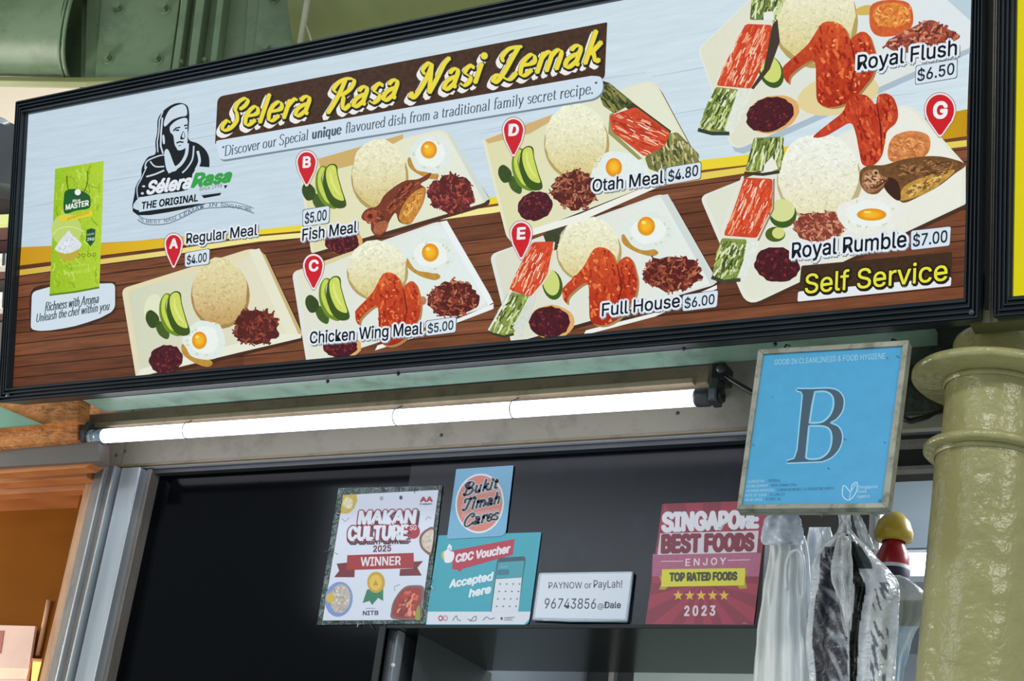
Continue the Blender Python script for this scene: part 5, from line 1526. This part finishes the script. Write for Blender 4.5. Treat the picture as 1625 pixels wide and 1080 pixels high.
A.poly(p_([(396, 742), (404, 760), (412, 776), (380, 778), (388, 760)]), (190, 144, 34), 6)
A.ell(*p_([(178, 858)])[0], 22, 28, (120, 146, 196), 3, .15); A.ell(*p_([(186, 855)])[0], 16, 23, (188, 176, 164), 4, .15, nz=.3)
for k in range(26):
    a = random.uniform(0, 6.28); q = math.sqrt(random.random())
    A.ell(540 + 14 * q * math.cos(a), 949.5 + 20 * q * math.sin(a), 2.4, 1.4, random.choice([(216, 206, 188), (170, 150, 140), (226, 220, 206)]), 5, random.uniform(0, 3), n=7, jz=DZ * .1 * (k % 8))
A.ell(*p_([(128, 850)])[0], 7, 8, (206, 176, 70), 6)
br = cr(p_([(500, 975), (486, 930), (505, 860), (560, 790), (620, 775), (682, 790), (668, 900), (662, 975)]), 4)
A.poly(br, (116, 92, 96), 3); A.poly([(583 + (x - 645) * .88 + 62, 955 + (y - 955) * .88) for x, y in br], (150, 44, 30), 4, nz=.35)
hatch(A, [(632, 978), (628, 950), (646, 936), (664, 936), (662, 978)], 34, 11, 4, -1.0, [(206, 92, 62), (176, 52, 36), (226, 140, 108), (124, 28, 24)], 5, spread=.7, lay=34)
A.blob(p_([(630, 975), (636, 920), (655, 895), (658, 975)]), (140, 150, 60), 6)
A.blob(p_([(740, 440), (690, 448), (655, 490), (662, 550), (700, 590), (726, 588)]), (120, 84, 66), 3); A.blob(p_([(738, 452), (694, 462), (668, 500), (674, 545), (705, 575), (724, 570)]), (206, 190, 176), 4, nz=.3)
A.text('sponsor', p_([(338, 915)])[0], p_([(395, 915)])[0], 2, 2, (70, 70, 90), 3); A.text('NITB', p_([(320, 952)])[0], p_([(410, 950)])[0], 6.5, 6.5, (70, 44, 96), 3, off=.03)
A.text('AA', p_([(660, 282)])[0], p_([(730, 280)])[0], 7, 7, (180, 44, 60), 3, off=.06); A.text('makan', p_([(655, 300)])[0], p_([(728, 299)])[0], 2.6, 2.6, (40, 50, 80), 3, off=.03)
A.ell(*p_([(430, 262)])[0], 2.6, 3, (110, 116, 130), 3); A.ell(*p_([(430, 262)])[0], 1.3, 1.5, WP, 4); A.ell(*p_([(545, 258)])[0], 2.6, 3.4, (60, 62, 80), 3)
for q in ([(195, 380), (215, 400), (240, 376)], [(510, 810), (505, 785), (540, 770)], [(690, 390), (705, 370), (725, 380)], [(150, 580), (175, 595)]): A.stroke(p_(q), .9, (110, 110, 120), 3)
A.build('print', M_paper, t)
prints_fix = [(t, A)]
POSTERS = []


def place(t, A):
    o = [c for c in bpy.data.objects if c.parent == t and c.name.split('.')[0] == 'print'][-1]
    o.matrix_basis = Matrix.Translation(-Vector(t.location)) @ A.fr.m


place(t, A)
for k in range(26):
    side = k % 4
    px, py = {0: (random.uniform(504, 538), 0), 1: (random.uniform(676, 702), 0), 2: (0, 987), 3: (0, 773)}[side]
    if side == 0: s_ = random.random(); px, py = 537 - 33 * s_ + random.uniform(-3, 3), 776 + 212 * s_
    if side == 1: s_ = random.random(); px, py = 701 - 26 * s_ + random.uniform(-5, 2), 776 + 210 * s_
    if side == 2: px, py = random.uniform(505, 675), 988 + random.uniform(-3, 3)
    if side == 3: px, py = random.uniform(540, 700), 773 + random.uniform(-3, 2)
    l_ = random.uniform(4, 11); a = random.uniform(0, 3.1)
    if k < 14: MB().tube([pY(px, py, YG - .004), pY(px + l_ * math.cos(a) * .5, py + l_ * math.sin(a) * .5, YG - .006), pY(px + l_ * math.cos(a), py + l_ * math.sin(a), YG - .004)], .0006, 5).build('sleeve_crease', M_white if k % 3 == 0 else M_clear, t)

# 2 round badge sticker
t2, f2 = sheet('badge_sticker', 'light blue sticker with a round salmon badge above the teal poster', 'sticker', [(724, 744), (815, 738), (802, 850), (709, 855)], mat('light_blue_vinyl', (110, 168, 200), .35, var=.02), r=[1, 1, 10, 3], dep=.001, gap=.0012)
A = Art(f2)
A.ell(*p_([(1010, 292)])[0], 38.5, 47.5, (214, 222, 228), 1, .12, n=40); A.ell(*p_([(1010, 292)])[0], 36, 44.5, (206, 122, 104), 2, .12, n=40)
for a_, b_ in ((195, 232), (258, 296), (322, 352)):
    A.poly(p_([(905, b_), (1125, a_ + 0), (1128, a_ + 26), (900, b_ + 26)]), (196, 146, 136), 3)
for s_, q0, q1, cp in (('Bukit', (905, 248), (1112, 202), 'B'), ('Timah', (905, 338), (1128, 290), 'T'), ('Cares', (910, 432), (1118, 386), 'C')):
    a, b = p_([q0])[0], p_([q1])[0]
    A.pen(s_, a, b, 19, 18, (196, 212, 222), 4, wt=.17, thin=.08, serif=False, shear=.25, ang=.4, caps=cp, grow=1.2)
    A.pen(s_, a, b, 19, 18, (30, 32, 44), 5, wt=.19, thin=.09, serif=False, shear=.25, ang=.4, caps=cp)
A.build('print', M_paper, t2); place(t2, A)

# 3 teal voucher poster
t3, f3 = sheet('voucher_poster', 'teal voucher poster with white footer and a phone picture, under the blue badge sticker', 'poster', [(696, 849), (859, 844), (839, 991), (675, 991)], mat('teal_vinyl', (20, 152, 170), .3, var=.03), r=[2, 2, 8, 3])
A = Art(f3)
A.poly([(679, 970), (842, 970), (840, 982), (832, 990), (677, 990)], (214, 218, 228), 1)
A.poly(p_([(850, 570), (1218, 502), (1205, 595), (905, 680), (895, 697), (878, 684), (848, 680)]), (176, 38, 62), 2)
A.text('CDC Voucher', p_([(868, 640)])[0], p_([(1185, 582)])[0], 12, 12.5, (228, 218, 226), 3, off=.04, shear=.12)
A.blob(p_([(785, 590), (800, 572), (815, 590), (800, 620), (788, 615)]), (196, 178, 60), 2)
A.blob(p_([(800, 580), (830, 558), (840, 575), (858, 580), (858, 615), (840, 640), (805, 640), (800, 610)]), (226, 228, 234), 3)
A.stroke(p_([(822, 560), (834, 535), (840, 545), (838, 570)]), 3.4, (226, 228, 234), 3)
A.text('Accepted', p_([(832, 790)])[0], p_([(1082, 745)])[0], 12, 12.5, (224, 234, 240), 3, off=.04, shear=.15)
A.text('here', p_([(948, 845)])[0], p_([(1072, 820)])[0], 12, 12.5, (224, 234, 240), 3, off=.04, shear=.15)
ph = p_([(1115, 615), (1285, 603), (1235, 932), (1075, 932)])
A.poly(rounded(ph, [7, 7, 1, 1]), (44, 74, 92), 2)
A.poly(p_([(1120, 640), (1275, 630), (1262, 730), (1104, 738)]), (58, 150, 164), 3); A.poly(p_([(1118, 684), (1185, 682), (1182, 714), (1112, 716)]), (40, 112, 130), 4)
A.poly(p_([(1106, 735), (1260, 730), (1238, 932), (1080, 932)]), (212, 218, 226), 3)
for r_ in range(4):
    for c__ in range(4): A.ell(*p_([(1132 + 38 * c__ - 7 * r_, 768 + 44 * r_)])[0], 1.6, 1.3, (110, 116, 128), 4, n=8)
A.text('Voucher', p_([(1130, 672)])[0], p_([(1180, 668)])[0], 2.2, 2.2, (150, 210, 216), 4)
for x, c in ((780, (170, 60, 70)), (808, (200, 140, 150))): A.ell(*p_([(x, 970)])[0], 4, 4.6, c, 3, n=14); A.ell(*p_([(x, 970)])[0], 2.2, 2.6, (214, 218, 228), 4, n=12)
for q in ([(850, 985), (872, 955), (880, 978), (900, 984)], [(938, 976), (960, 980), (975, 962), (990, 960), (985, 984), (950, 986)], [(1030, 984), (1050, 962), (1070, 975), (1100, 968)]): A.stroke(cr(p_(q), 4, False), 1.1, (70, 74, 96), 3)
A.ell(*p_([(1140, 972)])[0], 1.8, 2.4, (60, 60, 80), 3); A.text('COMMUNITY', p_([(1155, 972)])[0], p_([(1218, 968)])[0], 1.8, 1.8, (80, 84, 100), 3, off=.02); A.text('COUNCIL', p_([(1155, 984)])[0], p_([(1205, 981)])[0], 1.8, 1.8, (80, 84, 100), 3, off=.02)
A.build('print', M_paper, t3); place(t3, A)

# 4 handwritten payment card in a clear holder
p2_ = lambda L: [(690 + x / 3.724, 720 + y / 3.724) for x, y in L]
t4, f4 = sheet('payment_card', 'white card with a handwritten phone number in a clear holder', 'card', p2_([(616, 702), (1174, 694), (1138, 994), (576, 984)]), mat('clear_holder', (150, 160, 166), .12, var=.1), r=4, dep=.003)
MB().slab([pY(x, y, YG - .0045) for x, y in rounded(p2_([(628, 712), (1164, 704), (1126, 976), (590, 968)]), 3)], (0, .0006, 0)).build('paper', M_wpaper, t4)
f4.o.y = YG - .0046
A = Art(f4)
A.text('PAYNOW or', p2_([(672, 795)])[0], p2_([(925, 792)])[0], 10, 10, (64, 62, 92), 2, off=-.01)
A.text('PayLah!', p2_([(938, 790)])[0], p2_([(1106, 790)])[0], 12, 12, (40, 42, 64), 2, off=.0)
A.text('96743856', p2_([(646, 912)])[0], p2_([(950, 914)])[0], 16, 16, (48, 46, 66), 2, off=.0, shear=.06)
A.text('@', p2_([(962, 912)])[0], p2_([(998, 912)])[0], 8, 8, (70, 70, 96), 2)
A.text('Dale', p2_([(1004, 910)])[0], p2_([(1098, 910)])[0], 10, 10, (36, 34, 44), 2, off=.015)
A.build('print', M_paper, t4); place(t4, A)
MB().tube([pY(*p2_([(580, 978)])[0], YG - .006), pY(*p2_([(800, 988)])[0], YG - .006), pY(*p2_([(1136, 988)])[0], YG - .006)], .0012, 8).build('holder_lip', M_endglass, t4)
MB().tube([pY(*p2_([(1170, 700)])[0], YG - .006), pY(*p2_([(1138, 985)])[0], YG - .006)], .0012, 8).build('holder_lip', M_endglass, t4)

# 5 crimson food award poster
t5, f5 = sheet('food_award_poster', 'crimson award poster with gold stars and yellow ribbon, partly behind the blue card', 'poster', [(1051, 799), (1219, 793), (1196, 991), (1024, 990)], mat('crimson_vinyl', (132, 28, 52), .35, var=.05), r=[3, 1, 1, 1])
p5 = lambda L: [(990 + x / 3.373, 760 + y / 3.373) for x, y in L]
A = Art(f5)
cx5, cy5 = 1116, 925
q5 = [(1051, 799), (1219, 793), (1196, 991), (1024, 990)]
for k in range(14):
    a0 = 2 * math.pi * k / 14; a1 = a0 + math.pi / 14
    P = []
    for a in (a0, a1):
        r_ = 1
        while inside(cx5 + r_ * math.cos(a), cy5 + r_ * math.sin(a), q5): r_ += 1
        P.append((cx5 + (r_ - 1) * math.cos(a), cy5 + (r_ - 1) * math.sin(a)))
    A.poly([(cx5, cy5)] + P, (158, 40, 62), 1)
A.poly(p5([(155, 400), (735, 395), (722, 520), (150, 520)]), (168, 88, 118), 2, nz=.15)
A.text('SINGAPORE', p5([(208, 278)])[0], p5([(716, 256)])[0], 28, 25, (220, 218, 226), 3, off=.05)
A.poly(p5([(195, 290), (722, 275), (712, 392), (180, 405)]), (206, 196, 204), 3)
A.text('BEST FOODS', p5([(205, 392)])[0], p5([(690, 378)])[0], 27, 25, (122, 24, 50), 4, off=.05)
A.text('E N J O Y', p5([(330, 464)])[0], p5([(545, 455)])[0], 11, 10.5, (226, 206, 216), 3, off=.02)
A.stroke(p5([(200, 440), (318, 438)]), 1.2, (220, 190, 204), 3); A.stroke(p5([(556, 434), (675, 431)]), 1.2, (220, 190, 204), 3)
A.poly(p5([(190, 520), (235, 515), (238, 575), (220, 592), (188, 590), (202, 555)]), (176, 150, 20), 3); A.poly(p5([(655, 490), (612, 492), (605, 560), (618, 586), (660, 584), (650, 540)]), (176, 150, 20), 3)
A.poly(p5([(205, 482), (650, 476), (645, 568), (200, 576)]), (214, 206, 40), 4)
A.text('TOP RATED FOODS', p5([(246, 545)])[0], p5([(604, 538)])[0], 12.5, 12, (58, 60, 30), 5, off=.045)
for k in range(5):
    x, y = p5([(291 + 61.5 * k, 622)])[0]; P = []
    for j in range(10):
        r_ = 8.8 if j % 2 == 0 else 3.6; a = -math.pi / 2 + math.pi * j / 5
        P.append((x + r_ * math.cos(a) * .95, y + r_ * math.sin(a)))
    A.poly(P, (226, 178, 52), 3)
A.text('2 0 2 3', p5([(325, 730)])[0], p5([(487, 728)])[0], 15, 15, (222, 204, 212), 3, off=.03)
A.text('org', p5([(636, 773)])[0], p5([(655, 772)])[0], 1.6, 1.6, (220, 200, 206), 3)
A.build('print', M_paper, t5); place(t5, A)

# ------------------------------------------------------------------ hanging plastic bags


def bag_mat(name, rough, bump, bscale, stretch=(1, 1, 1), trans=0.0):
    m, nt, bs = nodes_of(name)
    N, L = nt.nodes, nt.links
    at = N.new('ShaderNodeAttribute'); at.attribute_name = 'Ink'; L.new(at.outputs['Color'], bs.inputs['Base Color'])
    tc = N.new('ShaderNodeTexCoord'); mp = N.new('ShaderNodeMapping'); mp.inputs['Scale'].default_value = stretch; L.new(tc.outputs['Object'], mp.inputs[0])
    nz = N.new('ShaderNodeTexNoise'); nz.inputs['Scale'].default_value = bscale; nz.inputs['Detail'].default_value = 5; nz.inputs['Distortion'].default_value = .8; L.new(mp.outputs[0], nz.inputs['Vector'])
    b = N.new('ShaderNodeBump'); b.inputs['Strength'].default_value = bump; b.inputs['Distance'].default_value = .012; L.new(nz.outputs['Fac'], b.inputs['Height']); L.new(b.outputs[0], bs.inputs['Normal'])
    bs.inputs['Roughness'].default_value = rough; bs.inputs['Specular IOR Level'].default_value = .6
    if trans:
        tl_ = N.new('ShaderNodeBsdfTranslucent'); L.new(at.outputs['Color'], tl_.inputs['Color']); L.new(b.outputs[0], tl_.inputs['Normal'])
        ms = N.new('ShaderNodeMixShader'); ms.inputs[0].default_value = .35
        L.new(bs.outputs[0], ms.inputs[1]); L.new(tl_.outputs[0], ms.inputs[2]); L.new(ms.outputs[0], nt.nodes['Material Output'].inputs['Surface'])
    if False:
        bs.inputs['Subsurface Weight'].default_value = trans; bs.inputs['Subsurface Radius'].default_value = (.02, .02, .02)
    return m


def bag(parent, name, rows, Yc, depth, folds, colf, m, seed=0, n=56, sub=10, label=None, crumple=.004):
    """a thin film bag: outline rows (y, left, right), pleats across, front and back wall"""
    ys = cr([(r[0], 0) for r in rows], sub, False); L = cr([(r[1], r[0]) for r in rows], sub, False); R = cr([(r[2], r[0]) for r in rows], sub, False)
    vs = []; cs = []; rn = len(L)
    for i in range(rn):
        t = i / (rn - 1)
        y = L[i][1]
        for k in range(2 * n):
            s_ = k / n if k < n else 2 - k / n
            front = k <= n
            wv = sum(a * math.sin(2 * math.pi * (fr_ * s_ + ph_ + dr * t)) for a, fr_, ph_, dr in folds)
            nz_ = noise.noise(Vector((s_ * 5 + seed, t * 7, front * 3.0))) * crumple * 2
            dpt = depth * max(0.0, math.sin(math.pi * s_)) ** .7
            yy = Yc + (-dpt - wv - nz_ if front else dpt * .5 - wv * .6 + nz_)
            xe = L[i][0] + (R[i][0] - L[i][0]) * s_ + noise.noise(Vector((s_ * 3, t * 9 + seed, 5))) * 1.5
            vs.append(pY(xe, y, yy)); cs.append(lin(colf(s_, t, front))[:3] + (0,))
    fs = []
    for i in range(rn - 1):
        for k in range(2 * n):
            a = i * 2 * n + k; b = i * 2 * n + (k + 1) % (2 * n)
            fs.append((a, b, b + 2 * n, a + 2 * n))
    inv = parent.matrix_basis.inverted()
    me = bpy.data.meshes.new(name); me.from_pydata([inv @ v for v in vs], [], fs)
    me.polygons.foreach_set('use_smooth', [True] * len(fs))
    ca = me.color_attributes.new('Ink', 'FLOAT_COLOR', 'POINT'); ca.data.foreach_set('color', [q for c in cs for q in c])
    me.materials.append(m)
    o = bpy.data.objects.new(name, me); COL.objects.link(o); o.parent = parent
    if label: o['label'] = label
    return o


M_bagw = bag_mat('milky_film', .35, .25, 9, (3, 3, .5), .3)
M_bagc = bag_mat('crinkled_film', .16, .9, 34, (1, 1, 1.6), .15)
M_bagg = bag_mat('thin_grey_film', .2, .5, 16, (1, 1, 1), .1)
b1 = thing('plastic_bag', 'milky white plastic bag bundle hanging left of the silver and black bags', 'bag', pY(1240, 830, 2.13))
bag(b1, 'film_body', [(850, 1222, 1278), (880, 1220, 1284), (930, 1212, 1288), (990, 1203, 1296), (1050, 1197, 1302), (1150, 1190, 1306)], 2.14, .028, [(.006, 4.2, 0, .2), (.0035, 7.3, .3, -.3)],
    lambda s, t, f: mixc((236, 238, 234), (240, 244, 248), s), M_bagw, 1)
bag(b1, 'folded_top', [(808, 1226, 1262), (822, 1214, 1270), (840, 1209, 1274), (856, 1207, 1276), (864, 1212, 1274)], 2.11, .012, [(.003, 2.2, 0, .3)], lambda s, t, f: mixc((190, 196, 208), (220, 226, 234), t), M_bagw, 2, sub=6)
MB().tube([pY(x, y, 2.108) for x, y in cr([(1248, 935), (1247, 900), (1254, 878), (1266, 873), (1274, 884), (1276, 910), (1274, 950)], 5, False)], .0022, 8).build('handle_loop', M_white, b1)
b2 = thing('plastic_bag', 'crinkled silvery bag with black bands hanging under the blue card', 'bag', pY(1345, 830, 2.10))


def silver(s, t, f):
    v = (232, 236, 240)
    nn = noise.noise(Vector((s * 4, t * 6, 1.0)))
    if abs(s - (.60 - .10 * t) - nn * .03) < .045 + .05 * t * (1 - t): v = (20, 26, 24)
    elif .10 + nn * .08 < s < .30 + .14 * t + nn * .14 and .16 < t < .97:
        st = noise.noise(Vector((s * 8 + t * 2, t * 22 - s * 14, 3.0)))
        v = mixc((74, 74, 80), (176, 180, 188), max(0, min(1, (st + .05) * 3)))
        if nn < -.15: v = mixc(v, (60, 56, 58), .5)
    elif .62 < s < .80 + nn * .1 and .10 < t < .34: v = (70, 78, 80)
    elif .70 < s < .90 and .45 < t < .93 and noise.noise(Vector((s * 14, t * 26 - s * 14, 9.0))) > .16: v = (120, 126, 134)
    return v


bag(b2, 'film_body', [(846, 1326, 1356), (862, 1308, 1372), (884, 1291, 1392), (908, 1287, 1415), (930, 1286, 1427), (970, 1282, 1427), (1020, 1279, 1424), (1080, 1284, 1420), (1150, 1290, 1414)], 2.10, .03, [(.004, 2.6, .1, .2), (.003, 5.6, 0, .9)], silver, M_bagc, 5, n=90, sub=14, crumple=.006)
bag(b2, 'gathered_neck', [(806, 1326, 1352), (822, 1331, 1350), (838, 1330, 1352), (852, 1322, 1358)], 2.098, .008, [(.002, 3, 0, .4)], lambda s, t, f: (236, 240, 244), M_bagc, 7, sub=6)
bag(b2, 'front_fold', [(850, 1330, 1350), (880, 1322, 1352), (915, 1318, 1354), (945, 1328, 1352), (985, 1336, 1350), (1010, 1342, 1347)], 2.062, .006, [(.002, 2, 0, .4)], lambda s, t, f: (226, 230, 232), M_bagc, 9, sub=8)
bag(b2, 'handle_strap', [(812, 1352, 1362), (830, 1356, 1372), (850, 1362, 1380), (872, 1376, 1392)], 2.12, .004, [(.001, 2, 0, .4)], lambda s, t, f: (236, 240, 242), M_bagc, 11, sub=6)
b3 = thing('plastic_bag', 'thin grey translucent bag sticking out between the silver bag and the pillar', 'bag', pY(1440, 930, 2.16))
bag(b3, 'film_body', [(912, 1396, 1428), (922, 1396, 1446), (938, 1396, 1466), (956, 1396, 1470), (984, 1396, 1466), (1004, 1396, 1452), (1030, 1396, 1444), (1080, 1398, 1434), (1150, 1398, 1430)], 2.19, .014, [(.004, 2.3, 0, .8)], lambda s, t, f: (206, 208, 210) if t < .35 else ((170, 174, 168) if t < .55 else (206, 220, 230)), M_bagg, 3, sub=8)
b4 = thing('plastic_bag', 'plain white bag showing between the milky bundle and the silver bag', 'bag', pY(1300, 840, 2.17))
bag(b4, 'film_body', [(836, 1284, 1318), (860, 1280, 1322), (900, 1276, 1318), (960, 1280, 1316), (1030, 1276, 1314), (1150, 1266, 1312)], 2.20, .016, [(.003, 2.3, 0, .3)], lambda s, t, f: (226, 232, 238), M_bagw, 13, sub=8)
rh = thing('hanging_rail', 'thin steel rail behind the blue card that carries the plastic bags', 'rail', pY(1300, 806, 2.13))
MB().tube([pY(1190, 800, 2.125), pY(1402, 796, 2.125)], .003, 10).build('rod', M_steel, rh)
for px in (1240, 1300, 1340, 1390):
    MB().tube([pY(px, 798, 2.125), pY(px, 803, 2.115), pY(px, 815, 2.115), pY(px + 3, 818, 2.125)], .0016, 8).build('hook', M_steel, rh)
